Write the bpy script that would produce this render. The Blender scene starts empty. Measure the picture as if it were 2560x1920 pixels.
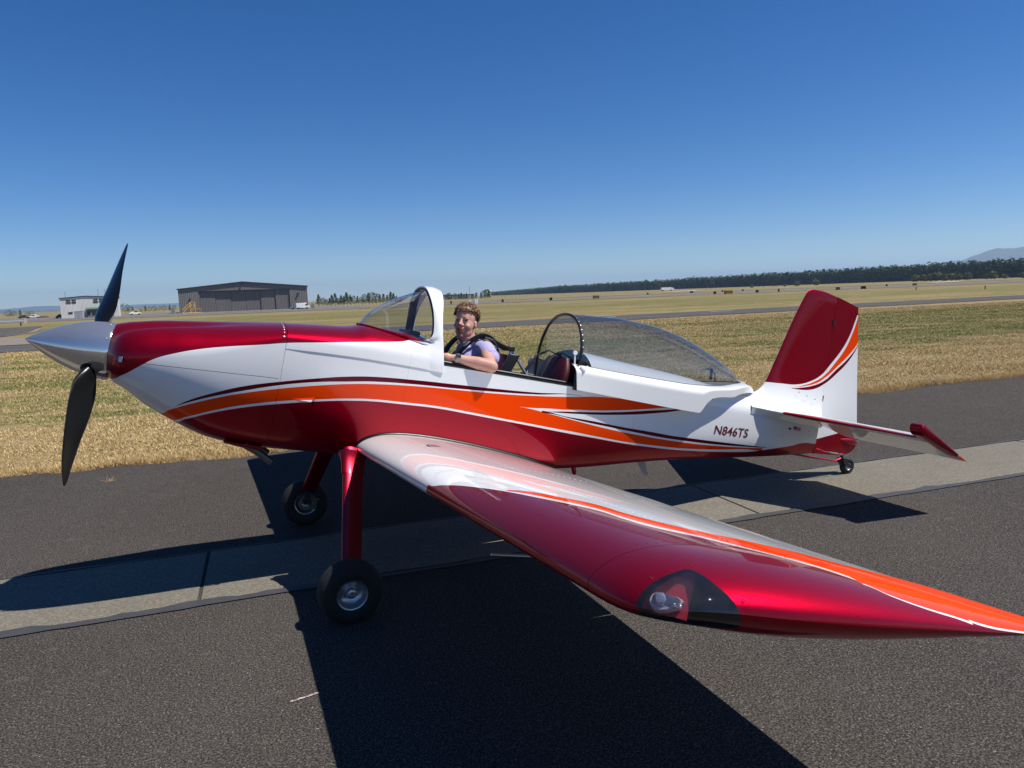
import bpy, bmesh, math, random
import numpy as np
from mathutils import Vector, Matrix
from mathutils.bvhtree import BVHTree
random.seed(7); rng = np.random.default_rng(7)
S = bpy.context.scene
R = math.radians
# ------------------------------------------------------------------ camera
CAM = (-0.8291, -4.9475, 1.7877); YAW, PIT, ROL, FPX = R(22.6264), R(-7.0387), R(2.1203), 1817.58
Fw = Vector((math.sin(YAW)*math.cos(PIT), math.cos(YAW)*math.cos(PIT), math.sin(PIT)))
Rt = Vector((math.cos(YAW), -math.sin(YAW), 0)); Up = Rt.cross(Fw)
R2 = Rt*math.cos(ROL)-Up*math.sin(ROL); U2 = Up*math.cos(ROL)+Rt*math.sin(ROL)
cd = bpy.data.cameras.new('camera'); cam = bpy.data.objects.new('camera', cd); S.collection.objects.link(cam)
cam.matrix_world = Matrix(((R2.x, U2.x, -Fw.x, CAM[0]), (R2.y, U2.y, -Fw.y, CAM[1]), (R2.z, U2.z, -Fw.z, CAM[2]), (0, 0, 0, 1)))
cd.sensor_fit = 'HORIZONTAL'; cd.sensor_width = 36; cd.lens = 36*FPX/2560
cd.clip_start = 0.05; cd.clip_end = 40000
S.camera = cam
# ------------------------------------------------------------------ light
SUN = Vector((0.54, -0.31, 1.0)).normalized()
EL = math.asin(SUN.z); AZ = math.atan2(SUN.x, SUN.y)
W = bpy.data.worlds.new("World"); S.world = W; W.use_nodes = True
wn = W.node_tree; wn.nodes.clear()
sky = wn.nodes.new('ShaderNodeTexSky'); sky.sky_type = 'NISHITA'; sky.sun_disc = False
sky.sun_elevation = EL; sky.sun_rotation = AZ; sky.altitude = 1000
sky.air_density = 0.8; sky.dust_density = 0.0; sky.ozone_density = 3.3
bg = wn.nodes.new('ShaderNodeBackground'); bg.inputs[1].default_value = 0.087
wo = wn.nodes.new('ShaderNodeOutputWorld')
hs = wn.nodes.new('ShaderNodeHueSaturation'); hs.inputs['Saturation'].default_value = 1.34; hs.inputs['Hue'].default_value = .508; wn.links.new(sky.outputs[0], hs.inputs['Color']); wn.links.new(hs.outputs[0], bg.inputs[0]); wn.links.new(bg.outputs[0], wo.inputs[0])
sl = bpy.data.lights.new('sun', 'SUN'); sl.energy = 5.0; sl.angle = R(0.53); sl.color = (1, .95, .88)
so = bpy.data.objects.new('sun', sl); S.collection.objects.link(so)
so.rotation_euler = (-SUN).to_track_quat('-Z', 'Y').to_euler(); so.location = (0, 0, 30)
S.view_settings.view_transform = 'Standard'; S.view_settings.look = 'None'
S.view_settings.exposure = 0.3; S.view_settings.gamma = 1; S.view_settings.use_curve_mapping = False
S.render.engine = 'CYCLES'
# ------------------------------------------------------------------ helpers
def link(o): S.collection.objects.link(o); return o
def tag(o, label=None, cat=None, group=None, kind=None):
    if label: o['label'] = label
    if cat: o['category'] = cat
    if group: o['group'] = group
    if kind: o['kind'] = kind
    return o
def mesh_obj(name, V, F, mat=None, parent=None, smooth=True, angle=None):
    me = bpy.data.meshes.new(name); me.from_pydata([tuple(map(float, v)) for v in V], [], [tuple(f) for f in F])
    me.validate(); me.update()
    o = bpy.data.objects.new(name, me); link(o)
    if mat: me.materials.append(mat)
    if smooth: me.polygons.foreach_set('use_smooth', [True]*len(me.polygons))
    if angle is not None:
        try: me.set_sharp_from_angle(angle=R(angle))
        except Exception: pass
    if parent: o.parent = parent
    return o
def fixn(o):
    bm = bmesh.new(); bm.from_mesh(o.data); bmesh.ops.recalc_face_normals(bm, faces=bm.faces); bm.to_mesh(o.data); bm.free(); return o
def empty(name, loc=(0, 0, 0), rot=(0, 0, 0)):
    o = bpy.data.objects.new(name, None); link(o); o.location = loc; o.rotation_euler = rot; o.empty_display_size = .2; return o
class MB:
    def __init__(s): s.V = []; s.F = []
    def add(s, V, F):
        b = len(s.V); s.V += [tuple(v) for v in V]; s.F += [tuple(i+b for i in f) for f in F]; return s
    def box(s, c, d, rot=None):
        V = []
        for x in (-.5, .5):
            for y in (-.5, .5):
                for z in (-.5, .5):
                    v = Vector((x*d[0], y*d[1], z*d[2]))
                    if rot: v = rot @ v
                    V.append(v+Vector(c))
        return s.add(V, [(0, 1, 3, 2), (4, 6, 7, 5), (0, 4, 5, 1), (2, 3, 7, 6), (0, 2, 6, 4), (1, 5, 7, 3)])
    def tube(s, pts, rad, n=10, caps=True):
        pts = [Vector(p) for p in pts]; rr = rad if hasattr(rad, '__len__') else [rad]*len(pts)
        V = []; F = []; up = None
        for i, p in enumerate(pts):
            d = (pts[min(i+1, len(pts)-1)]-pts[max(i-1, 0)]).normalized()
            if up is None: up = d.orthogonal().normalized()
            up = (up-d*up.dot(d)).normalized(); sd = d.cross(up)
            for k in range(n):
                a = 2*math.pi*k/n; V.append(p+(up*math.cos(a)+sd*math.sin(a))*rr[i])
        for i in range(len(pts)-1):
            for k in range(n): F.append((i*n+k, i*n+(k+1) % n, (i+1)*n+(k+1) % n, (i+1)*n+k))
        if caps: F.append(tuple(range(n-1, -1, -1))); F.append(tuple((len(pts)-1)*n+k for k in range(n)))
        return s.add(V, F)
    def lathe(s, c, ax, prof, n=32):
        # prof: (distance along axis, radius)
        ax = Vector(ax).normalized(); up = ax.orthogonal().normalized(); sd = ax.cross(up); V = []; F = []
        for (t, r_) in prof:
            for k in range(n):
                a = 2*math.pi*k/n; V.append(Vector(c)+ax*t+(up*math.cos(a)+sd*math.sin(a))*r_)
        for i in range(len(prof)-1):
            for k in range(n): F.append((i*n+k, i*n+(k+1) % n, (i+1)*n+(k+1) % n, (i+1)*n+k))
        return s.add(V, F)
    def prism(s, poly, z0, z1, f=None):
        n = len(poly); V = [(p[0], p[1], z0) for p in poly]+[(p[0], p[1], z1) for p in poly]
        if f: V = [f(v) for v in V]
        F = [tuple(range(n-1, -1, -1)), tuple(range(n, 2*n))]+[(i, (i+1) % n, n+(i+1) % n, n+i) for i in range(n)]
        return s.add(V, F)
    def build(s, name, mat=None, parent=None, smooth=False, angle=35):
        return mesh_obj(name, s.V, s.F, mat, parent, True if angle else smooth, angle)
def loft(rings, close=True, cap0=False, cap1=False):
    n = len(rings[0]); V = [p for r_ in rings for p in r_]; F = []
    m = n if close else n-1
    for i in range(len(rings)-1):
        for k in range(m): F.append((i*n+k, i*n+(k+1) % n, (i+1)*n+(k+1) % n, (i+1)*n+k))
    if cap0: F.append(tuple(range(n-1, -1, -1)))
    if cap1: F.append(tuple((len(rings)-1)*n+k for k in range(n)))
    return V, F
def pch(xs, ys, x):
    xs = np.asarray(xs, float); ys = np.asarray(ys, float); x = np.clip(np.asarray(x, float), xs[0], xs[-1])
    h = np.diff(xs); d = np.diff(ys)/h; m = np.zeros(len(xs)); m[0] = d[0]; m[-1] = d[-1]
    for i in range(1, len(xs)-1):
        if d[i-1]*d[i] > 0:
            w1 = 2*h[i]+h[i-1]; w2 = h[i]+2*h[i-1]; m[i] = (w1+w2)/(w1/d[i-1]+w2/d[i])
    k = np.clip(np.searchsorted(xs, x)-1, 0, len(xs)-2); t = (x-xs[k])/h[k]
    return ((1+2*t)*(1-t)**2*ys[k]+t*(1-t)**2*h[k]*m[k]+t*t*(3-2*t)*ys[k+1]+t*t*(t-1)*h[k]*m[k+1])
def solidify(o, th, off=-1):
    m = o.modifiers.new('s', 'SOLIDIFY'); m.thickness = th; m.offset = off; bake(o); o.data.polygons.foreach_set('use_smooth', [True]*len(o.data.polygons)); o.data.set_sharp_from_angle(angle=R(42)); return o
def bevel(o, w, n=2):
    m = o.modifiers.new('b', 'BEVEL'); m.width = w; m.segments = n; m.limit_method = 'ANGLE'; return o
def bake(o):
    dg = bpy.context.evaluated_depsgraph_get(); dg.update()
    me = bpy.data.meshes.new_from_object(o.evaluated_get(dg)); old = o.data; nm = old.name
    o.modifiers.clear(); o.data = me; bpy.data.meshes.remove(old); me.name = nm; return o
# ------------------------------------------------------------------ materials
class NT:
    def __init__(s, name):
        s.m = bpy.data.materials.new(name); s.m.use_nodes = True; s.t = s.m.node_tree; s.t.nodes.clear()
        s.out = s.n('OutputMaterial'); s.b = s.n('BsdfPrincipled'); s.l(s.b.outputs[0], s.out.inputs[0])
        s.co = None
    def n(s, k): return s.t.nodes.new('ShaderNode'+k)
    def l(s, a, b): s.t.links.new(a, b)
    def put(s, i, v):
        if isinstance(v, bpy.types.NodeSocket): s.l(v, i)
        else:
            if hasattr(v, '__len__') and len(v) == 3 and i.type == 'RGBA': v = (*v, 1)
            i.default_value = v
    def coord(s, k='Object'):
        if s.co is None: s.co = s.n('TexCoord')
        return s.co.outputs[k]
    def sep(s):
        x = s.n('SeparateXYZ'); s.l(s.coord(), x.inputs[0]); return x.outputs
    def math(s, op, a, b=0., c=0.):
        x = s.n('Math'); x.operation = op; s.put(x.inputs[0], a); s.put(x.inputs[1], b)
        if op in ('MULTIPLY_ADD', 'SMOOTH_MIN'): s.put(x.inputs[2], c)
        return x.outputs[0]
    def gt(s, a, b): return s.math('GREATER_THAN', a, b)
    def mul(s, *a):
        r_ = a[0]
        for b in a[1:]: r_ = s.math('MULTIPLY', r_, b)
        return r_
    def inv(s, a): return s.math('SUBTRACT', 1., a)
    def mx(s, *a):
        r_ = a[0]
        for b in a[1:]: r_ = s.math('MAXIMUM', r_, b)
        return r_
    def mixc(s, f, a, b, blend='MIX'):
        x = s.n('Mix'); x.data_type = 'RGBA'; x.blend_type = blend
        s.put(x.inputs[0], f); s.put(x.inputs[6], a); s.put(x.inputs[7], b); return x.outputs[2]
    def noise(s, scale, detail=4, rough=.5, vec=None, stretch=None, dist=0.):
        x = s.n('TexNoise'); x.inputs['Scale'].default_value = scale; x.inputs['Detail'].default_value = detail
        x.inputs['Roughness'].default_value = rough; x.inputs['Distortion'].default_value = dist
        v = vec or s.coord()
        if stretch:
            mp = s.n('Mapping'); s.l(v, mp.inputs[0]); mp.inputs['Scale'].default_value = stretch[:3]
            if len(stretch) > 3: mp.inputs['Rotation'].default_value = (0, 0, stretch[3])
            v = mp.outputs[0]
        s.l(v, x.inputs['Vector']); return x.outputs[0]
    def ramp(s, f, stops, interp='LINEAR'):
        x = s.n('ValToRGB'); s.l(f, x.inputs[0]); cr = x.color_ramp; cr.interpolation = interp
        while len(cr.elements) < len(stops): cr.elements.new(.5)
        for e, (p, c) in zip(cr.elements, stops):
            e.position = p; e.color = (*c, 1) if hasattr(c, '__len__') else (c, c, c, 1)
        return x.outputs[0]
    def bump(s, h, strength=.3, dist=.01):
        x = s.n('Bump'); x.inputs['Strength'].default_value = strength; x.inputs['Distance'].default_value = dist
        s.put(x.inputs['Height'], h); s.l(x.outputs[0], s.b.inputs['Normal']); return x
    def curve(s, x, pts, x0, x1, y0, y1):
        mr = s.n('MapRange'); mr.clamp = True; s.put(mr.inputs[0], x)
        for i, v in zip((1, 2, 3, 4), (x0, x1, 0, 1)): mr.inputs[i].default_value = v
        fc = s.n('FloatCurve'); s.l(mr.outputs[0], fc.inputs['Value']); c = fc.mapping.curves[0]
        P_ = sorted([((px-x0)/(x1-x0), (py-y0)/(y1-y0)) for px, py in pts]); Q = []
        for p in P_:
            p = (min(max(p[0], 0), 1), min(max(p[1], 0), 1))
            if not Q or p[0]-Q[-1][0] > .002: Q.append(p)
        if Q[0][0] > .001: Q.insert(0, (0, Q[0][1]))
        if Q[-1][0] < .999: Q.append((1, Q[-1][1]))
        while len(c.points) < len(Q): c.points.new(.5, .5)
        for pt, q in zip(c.points, Q): pt.location = q; pt.handle_type = 'AUTO_CLAMPED'
        fc.mapping.use_clip = True; fc.mapping.update()
        return s.math('MULTIPLY_ADD', fc.outputs[0], y1-y0, y0)
    def set(s, **k):
        N = dict(color='Base Color', rough='Roughness', metal='Metallic', coat='Coat Weight', coatr='Coat Roughness', spec='Specular IOR Level',
                 trans='Transmission Weight', ior='IOR', alpha='Alpha', emit='Emission Color', emits='Emission Strength', sss='Subsurface Weight', sheen='Sheen Weight')
        for a, v in k.items(): s.put(s.b.inputs[N[a]], v)
        return s
def simple(name, color, rough=.5, metal=0., var=.06, scale=30, bumps=0., **k):
    t = NT(name); nz = t.noise(scale, 4)
    f = t.math('MULTIPLY_ADD', nz, 2*var, 1-var)
    v = t.n('Mix'); v.data_type = 'RGBA'; v.blend_type = 'MULTIPLY'; v.inputs[0].default_value = 1
    v.inputs[6].default_value = (*color, 1); t.l(f, v.inputs[7])
    t.set(color=v.outputs[2], rough=t.math('MULTIPLY_ADD', nz, .12, rough-.06) if rough > .1 else rough, metal=metal, **k)
    if bumps: t.bump(nz, bumps, .004)
    return t.m
RED = (0.30, 0.0003, 0.012); ORG = (0.82, 0.052, 0.001); WHT = (0.80, 0.81, 0.80); MAR = (0.13, 0.001, 0.010)
def paint_finish(t, colf, redf):
    """gloss clearcoat over base; the red is a metallic candy"""
    nz = t.noise(900, 2, .6)
    t.set(metal=t.mul(redf, .78), rough=t.math('MULTIPLY_ADD', redf, .06, .38), coat=t.math('MULTIPLY_ADD', colf, -.45, 1.0), coatr=.02, spec=t.math('MULTIPLY_ADD', colf, -.5, .5)); t.b.inputs['Coat IOR'].default_value = 1.45
    big = t.noise(2.2, 3); t.bump(big, .05, .012)
    return nz
# ================================================================== AIRPLANE (frame: x aft from wing root leading edge, y to the far side, z up)
TH = R(13.160); ZLE = .8620; cT, sT = math.cos(TH), math.sin(TH)
def a2w(p): return Vector((p[0]*cT+p[2]*sT, p[1], -p[0]*sT+p[2]*cT+ZLE))
def w2a(p):
    X, Y, Z = p[0], p[1], p[2]-ZLE
    return Vector((X*cT-Z*sT, Y, X*sT+Z*cT))
BASE = w2a((0, 0, 0))
def place(o, b=BASE):                       # the thing's own empty stands on its base point
    o.location = a2w(b); o.rotation_euler = (0, TH, 0)
AP = empty('airplane'); place(AP)
tag(AP, 'red, white and orange low wing two seat airplane with polished spinner, parked on the asphalt', 'airplane')
def part(name, V, F, mat, parent=AP, angle=35, base=BASE):
    o = mesh_obj(name, V, F, mat, parent, True, angle)
    if parent is AP: o.location = -BASE
    return o
def pmb(mb, name, mat, parent=AP, angle=35): return part(name, mb.V, mb.F, mat, parent, angle)

# ---- paint ---------------------------------------------------------
from json import loads
PD = loads("""{"A": [[-1.46, 0.2], [-1.388, 0.2375], [-1.297, 0.312], [-1.225, 0.3692], [-1.151, 0.4069], [-0.997, 0.465], [-0.837, 0.5084], [-0.67, 0.5468], [-0.529, 0.5815], [-0.346, 0.6152], [-0.015, 0.674], [0.166, 0.7059], [0.266, 0.7272]], "B": [[-1.12, 0.07], [-1.071, 0.1156], [-0.995, 0.1688], [-0.878, 0.2276], [-0.718, 0.2922], [-0.503, 0.3527], [-0.31, 0.3997], [-0.149, 0.4337], [0.019, 0.458], [0.284, 0.4766], [0.562, 0.4893], [0.854, 0.5018], [1.159, 0.5196], [1.478, 0.5469]], "C": [[-1.12, 0.07], [-1.07, 0.1116], [-0.993, 0.1546], [-0.875, 0.2073], [-0.714, 0.2656], [-0.5, 0.3324], [-0.306, 0.3771], [-0.144, 0.403], [0.024, 0.4276], [0.289, 0.449], [0.567, 0.4627], [0.858, 0.481], [1.161, 0.5066], [1.478, 0.544]], "D": [[-1.2, 0.018], [-1.108, 0.0757], [-1.03, 0.1214], [-0.873, 0.1934], [-0.711, 0.2509], [-0.496, 0.3111], [-0.302, 0.3565], [-0.141, 0.388], [0.027, 0.4124], [0.291, 0.4377], [0.569, 0.4539], [0.86, 0.4701], [1.163, 0.4964], [1.481, 0.5335], [1.616, 0.554], [1.805, 0.5697], [2.3, 0.6]], "E": [[-1.12, -0.005], [-1.02, 0.0434], [-0.862, 0.1205], [-0.699, 0.1782], [-0.483, 0.2334], [-0.287, 0.2703], [-0.125, 0.2976], [0.044, 0.3166], [0.221, 0.3232], [0.451, 0.3293], [0.691, 0.3207], [0.942, 0.3081], [1.204, 0.2967], [1.368, 0.2887], [1.536, 0.2811], [1.68, 0.2729], [2.019, 0.257], [2.385, 0.2556], [2.694, 0.2656], [3.016, 0.2896], [3.337, 0.3171]], "F": [[-1.1, -0.02], [-1.018, 0.0288], [-0.86, 0.1069], [-0.697, 0.163], [-0.48, 0.2172], [-0.285, 0.258], [-0.122, 0.2849], [0.047, 0.3029], [0.224, 0.3094], [0.453, 0.3152], [0.694, 0.3063], [0.945, 0.2943], [1.208, 0.2817], [1.372, 0.2723], [1.541, 0.2636], [1.684, 0.2581], [2.024, 0.2427], [2.392, 0.2394], [2.704, 0.2487], [3.03, 0.2696], [3.35, 0.2993], [3.512, 0.3305], [3.786, 0.3864], [4.084, 0.444]], "G": [[1.056, 0.4055], [1.285, 0.4229], [1.456, 0.4359], [1.5, 0.4429], [1.638, 0.4547], [1.89, 0.4883], [2.157, 0.5317], [2.339, 0.5649], [2.6, 0.62]], "H": [[1.228, 0.399], [1.4, 0.4172], [1.64, 0.4423], [1.893, 0.4756], [2.16, 0.5187], [2.443, 0.5661], [2.62, 0.62], [2.8, 0.7]], "I": [[1.228, 0.399], [1.402, 0.406], [1.644, 0.4257], [1.898, 0.4544], [2.166, 0.4948], [2.432, 0.5488], [2.6, 0.6], [2.8, 0.68]], "J": [[1.244, 0.4012], [1.406, 0.3857], [1.654, 0.3789], [1.919, 0.3659], [2.2, 0.3583], [2.501, 0.3488], [2.818, 0.349], [3.157, 0.3513], [3.519, 0.3547]], "K": [[1.311, 0.3882], [1.407, 0.3806], [1.532, 0.3695], [1.789, 0.3536], [2.064, 0.3384], [2.358, 0.325], [2.667, 0.3223], [2.995, 0.3273], [3.341, 0.3412], [3.521, 0.3509]], "L": [[1.057, 0.4048], [1.288, 0.3873], [1.533, 0.3622], [1.793, 0.3377], [2.068, 0.322], [2.362, 0.3115], [2.673, 0.3083], [3.0, 0.3165], [3.327, 0.3334], [3.507, 0.343]], "wedge": 1.056, "Lend": 3.487, "upend": 2.45, "Bx": [-1.09, 1.53], "Hx": [1.2, 2.8], "Jx": [1.23, 3.53], "seam": [[-1.413, 0.3264], [-1.26, 0.3339], [-1.061, 0.3419], [-0.813, 0.3517], [-0.509, 0.3613]], "wsl": [[0, 0.8]], "f_red": [[3.45, 0.905], [3.509, 0.91], [3.66, 0.9214], [3.837, 0.9381], [3.979, 0.9825], [4.117, 1.0646], [4.206, 1.1761], [4.312, 1.3279], [4.38, 1.4749], [4.418, 1.6248], [4.431, 1.6702]], "f_ot": [[3.822, 0.918], [3.912, 0.9406], [4.054, 0.9989], [4.157, 1.0677], [4.247, 1.1795], [4.352, 1.3414], [4.408, 1.4941], [4.434, 1.6062], [4.46, 1.74]], "f_ob": [[3.822, 0.9167], [3.913, 0.9325], [4.095, 0.995], [4.179, 1.0557], [4.309, 1.1847], [4.425, 1.3103], [4.492, 1.4076], [4.53, 1.51]], "f_mt": [[3.788, 0.9021], [3.916, 0.9234], [4.026, 0.953], [4.169, 1.0214999999999999], [4.282, 1.1322999999999999], [4.416, 1.2687], [4.494, 1.3863999999999999], [4.54, 1.53]], "f_mb": [[3.789, 0.8961], [3.918, 0.9006], [4.067, 0.9328], [4.179, 0.9952], [4.306, 1.1083], [4.421, 1.2360000000000002], [4.496, 1.3661], [4.545, 1.52]], "fox": 3.82, "fmx": 3.785, "w_red": [[1.898, 0.0064], [2.019, 0.0257], [2.14, 0.0542], [2.26, 0.0832], [2.381, 0.1175], [2.502, 0.1524], [2.623, 0.1902], [2.744, 0.2391], [2.864, 0.29], [2.985, 0.3045], [3.106, 0.335], [3.227, 0.4286], [3.348, 0.5134], [3.468, 0.6428], [3.589, 0.7745], [3.71, 1.1461]], "w_ob": [[2.407, 0.1348], [2.494, 0.1668], [2.58, 0.1996], [2.667, 0.2367], [2.753, 0.2731], [2.84, 0.3056], [2.926, 0.3158], [3.013, 0.3365], [3.099, 0.3713], [3.186, 0.4418], [3.272, 0.4934], [3.359, 0.5602], [3.445, 0.6568], [3.532, 0.7375], [3.618, 0.8584], [3.705, 1.1749]], "w_ot": [[2.399, 0.1381], [2.464, 0.182], [2.529, 0.2244], [2.594, 0.2615], [2.659, 0.2991], [2.724, 0.3376], [2.789, 0.3559], [2.854, 0.3648], [2.92, 0.3842], [2.985, 0.4156], [3.05, 0.4621], [3.115, 0.5334], [3.18, 0.6883], [3.245, 0.8391], [3.31, 0.9125], [3.375, 1.2036]], "w_y0": 1.878, "w_yo": 2.42, "lamp": [-0.0178, 0.0161], "tipscrews": [[0.1931, 3.4821], [0.0755, 3.4905], [0.2412, 3.6323], [0.0418, 3.3046], [0.0926, 3.3031], [0.2203, 3.2961], [0.2863, 3.2939]], "naca": [-0.4538, 0.25, -0.3207, 0.2802, 0.2156], "flag": [3.8057, 0.5708, 0.102, 0.029], "reg": {"x": 2.8616, "z": 0.4114, "dx": 0.9998446449663957, "dz": 0.01762628525873313, "w": 0.3914608154081325, "size": 0.101, "shear": 0.0, "sx": 1.0}, "tear": [[-0.0593, 0.0212], [-0.0588, 0.0291], [-0.0548, 0.0387], [-0.0463, 0.0457], [-0.0315, 0.0482], [-0.0098, 0.0472], [0.0055, 0.0468], [0.0168, 0.0438], [0.0223, 0.0392], [0.0194, 0.0315], [0.0106, 0.023], [-0.0109, 0.0109], [-0.0308, 0.0042], [-0.0444, 0.0038], [-0.0547, 0.0116]], "lens": [[-0.0817, 0.0059], [-0.0778, 0.023], [-0.0643, 0.0523], [-0.0411, 0.081], [-0.0162, 0.1043], [0.0086, 0.1231], [0.0285, 0.1244], [0.0516, 0.1164], [0.0833, 0.0997], [0.1161, 0.0811], [0.1378, 0.0645], [0.151, 0.0486], [0.1555, 0.0344], [0.1546, 0.0244], [0.14, -0.012], [0.105, -0.036], [0.05, -0.046], [0.0, -0.044], [-0.05, -0.034], [-0.078, -0.014]]}""")
def crv(t, x, k, x0, x1, y0, y1): return t.curve(x, PD[k], x0, x1, y0, y1)
def fuselage_paint():
    t = NT('fuselage_paint'); x, y, z = t.sep()
    C = lambda k: crv(t, x, k, -1.5, 4.3, -.2, 1.0)
    A, B_, C_, D, E, F, G, H, I, J, K, L = [C(k) for k in 'ABCDEFGHIJKL']
    xr = lambda a, b: t.mul(t.gt(x, a), t.gt(b, x))
    x0 = PD['wedge']
    orange = t.mul(t.gt(z, E), t.gt(D, z), t.inv(t.mul(t.gt(x, x0), t.gt(z, L), t.gt(G, z))), t.gt(PD['Lend'], x),
                   t.inv(t.mul(t.gt(x, PD['upend']), t.gt(z, L))))
    dark = t.mx(t.mul(t.gt(B_, z), t.gt(z, C_), xr(PD['Bx'][0], PD['Bx'][1])),
                t.mul(t.gt(H, z), t.gt(z, I), xr(PD['Hx'][0], PD['Hx'][1])),
                t.mul(t.gt(J, z), t.gt(z, K), xr(PD['Jx'][0], PD['Jx'][1])))
    ws = t.curve(x, PD['wsl'], -.4, .5, .5, 1.0)
    red = t.mx(t.gt(F, z), t.mul(t.gt(z, A), t.gt(.345, x)))
    nz = paint_finish(t, t.mx(red, dark, orange), t.mx(red, dark))
    redc = t.mixc(t.gt(nz, .60), RED, tuple(min(1, c*1.6+.004) for c in RED))
    c = t.mixc(orange, WHT, ORG); c = t.mixc(dark, c, MAR); c = t.mixc(red, c, redc)
    # cowling split line and faint skin laps (grooves drawn into the colour as thin dark lines)
    sp = t.curve(x, PD['seam'], -1.5, -.5, .3, .6)
    d = t.math('ABSOLUTE', t.math('SUBTRACT', z, sp))
    ln = t.mul(t.gt(.0014, d), t.gt(-.55, x))
    d2 = t.math('ABSOLUTE', t.math('SUBTRACT', x, 0.235)); lap = t.mul(t.gt(.0008, d2), .35)
    d3 = t.math('ABSOLUTE', t.math('SUBTRACT', x, 2.02)); lap = t.mx(lap, t.mul(t.gt(.0008, d3), .35))
    c = t.mixc(t.mx(ln, lap), c, (.03, .02, .02))
    t.set(color=c)
    return t.m
def fin_paint():
    t = NT('fin_paint'); x, y, z = t.sep()
    C = lambda k: crv(t, x, k, 3.3, 4.8, .6, 1.9)
    r0, o0, o1, m0, m1 = [C(k) for k in ('f_red', 'f_ot', 'f_ob', 'f_mt', 'f_mb')]
    red = t.gt(z, r0); orange = t.mul(t.gt(o0, z), t.gt(z, o1), t.gt(x, PD['fox'])); dark = t.mul(t.gt(m0, z), t.gt(z, m1), t.gt(x, PD['fmx']))
    low = t.gt(t.math('MULTIPLY_ADD', x, .33, -.90), z)
    red = t.mx(red, low); nz = paint_finish(t, t.mx(red, orange, dark), red)
    redc = t.mixc(t.gt(nz, .60), RED, tuple(min(1, c*1.6+.004) for c in RED))
    c = t.mixc(orange, WHT, ORG); c = t.mixc(dark, c, MAR); c = t.mixc(red, c, redc); t.set(color=c); return t.m
def wing_paint():
    t = NT('wing_paint'); x, y, z = t.sep(); ya = t.math('ABSOLUTE', y)
    C = lambda k: crv(t, ya, k, 1.5, 3.75, -.1, 1.6)
    r1, w1, o1 = [C(k) for k in ('w_red', 'w_ob', 'w_ot')]
    red = t.mul(t.gt(r1, x), t.gt(ya, PD['w_y0']))
    orange = t.mul(t.gt(x, w1), t.gt(o1, x), t.gt(ya, PD['w_yo']))
    dk = t.mul(t.gt(x, o1), t.gt(t.math('ADD', o1, .008), x), t.gt(ya, PD['w_yo']), t.gt(3.25, ya))
    aft = t.gt(x, .715); fore = t.inv(aft)
    gM = t.curve(x, [(.70, 3.5595), (.76, 3.615), (.833, 3.653), (.924, 3.679), (1.023, 3.699)], .6, 1.6, 3.4, 3.8)
    gR = t.math('ADD', gM, .0045); gO = t.math('SUBTRACT', gM, .0045)
    zl = t.curve(x, [(.70, .287), (.7535, .2744), (.826, .2604), (.918, .247), (1.0166, .2248), (1.2, .2085), (1.47, .195)], .6, 1.6, .1, .4)
    edge = t.mul(t.gt(x, .985), t.gt(ya, 3.60)); gR = t.math('ADD', gR, t.mul(edge, 9.)); gO = t.math('ADD', gO, t.mul(edge, 9.))
    ered = t.mul(edge, t.gt(zl, z)); ewht = t.mul(edge, t.gt(z, zl), t.gt(t.math('ADD', zl, .0045), z))
    red = t.mx(t.mul(red, fore), t.mul(aft, t.gt(ya, gR)), ered)
    orange = t.mx(t.mul(orange, fore), t.mul(aft, t.gt(gO, ya), t.mx(t.gt(ya, 3.328), t.gt(o1, x)), t.inv(ered), t.inv(ewht)))
    nz = paint_finish(t, t.mx(red, orange), red)
    redc = t.mixc(t.gt(nz, .60), RED, tuple(min(1, c*1.6+.004) for c in RED))
    c = t.mixc(orange, WHT, ORG); c = t.mixc(dk, c, (.03, .003, .01)); c = t.mixc(red, c, redc)
    # a few rivet rows: fine relief
    t.set(color=c)
    return t.m
def tail_paint():
    t = NT('tail_paint'); x, y, z = t.sep(); ya = t.math('ABSOLUTE', y)
    le = t.math('MULTIPLY_ADD', ya, .40, 3.375)
    red = t.mul(t.gt(t.math('ADD', le, t.curve(ya, [(.28, .005), (.5, .07), (.8, .12), (1.3, .15)], .2, 1.4, 0, .2)), x), t.gt(ya, .30))
    red = t.mx(red, t.mul(t.gt(ya, 1.225), t.gt(4.27, x)))
    nz = paint_finish(t, red, red); orange = t.mul(t.gt(ya, 1.225), t.gt(x, 4.275))
    c = t.mixc(red, WHT, RED); c = t.mixc(orange, c, ORG); t.set(color=c); return t.m
M = {}
M['fus'] = fuselage_paint(); M['fin'] = fin_paint(); M['wing'] = wing_paint(); M['tail'] = tail_paint()
def gloss(name, col, metal=0., rough=.35):
    t = NT(name); nz = t.noise(900, 2, .6); c = t.mixc(t.gt(nz, .6), col, tuple(min(1, k*1.5) for k in col))
    t.set(color=c if metal else col, metal=.78 if metal else 0, rough=rough, coat=.65 if metal else 1., coatr=.03); t.bump(t.noise(2.5, 3), .05, .01); return t.m
M['red'] = gloss('candy_red_paint', RED, .45); M['white'] = gloss('gloss_white_paint', WHT)
def chrome():
    t = NT('polished_aluminium'); n = t.noise(3.5, 5, .6, stretch=(1, 1, 6)); sc = t.noise(60, 3, .7, stretch=(.15, 3, 3))
    t.set(color=(.80, .77, .72), metal=.86, spec=.3, rough=t.ramp(n, [(.40, .05), (.58, .12), (.72, .28)])); t.bump(sc, .03, .002); return t.m
M['chrome'] = chrome()
M['blade'] = simple('dark_composite_blade', (.005, .006, .0065), .30, 0, .25, 25, .04, coat=.12, coatr=.12, spec=.3)
M['black'] = simple('satin_black', (.012, .012, .014), .42)
M['blackg'] = simple('gloss_black_paint', (.01, .011, .018), .15, coat=.6)
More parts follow.
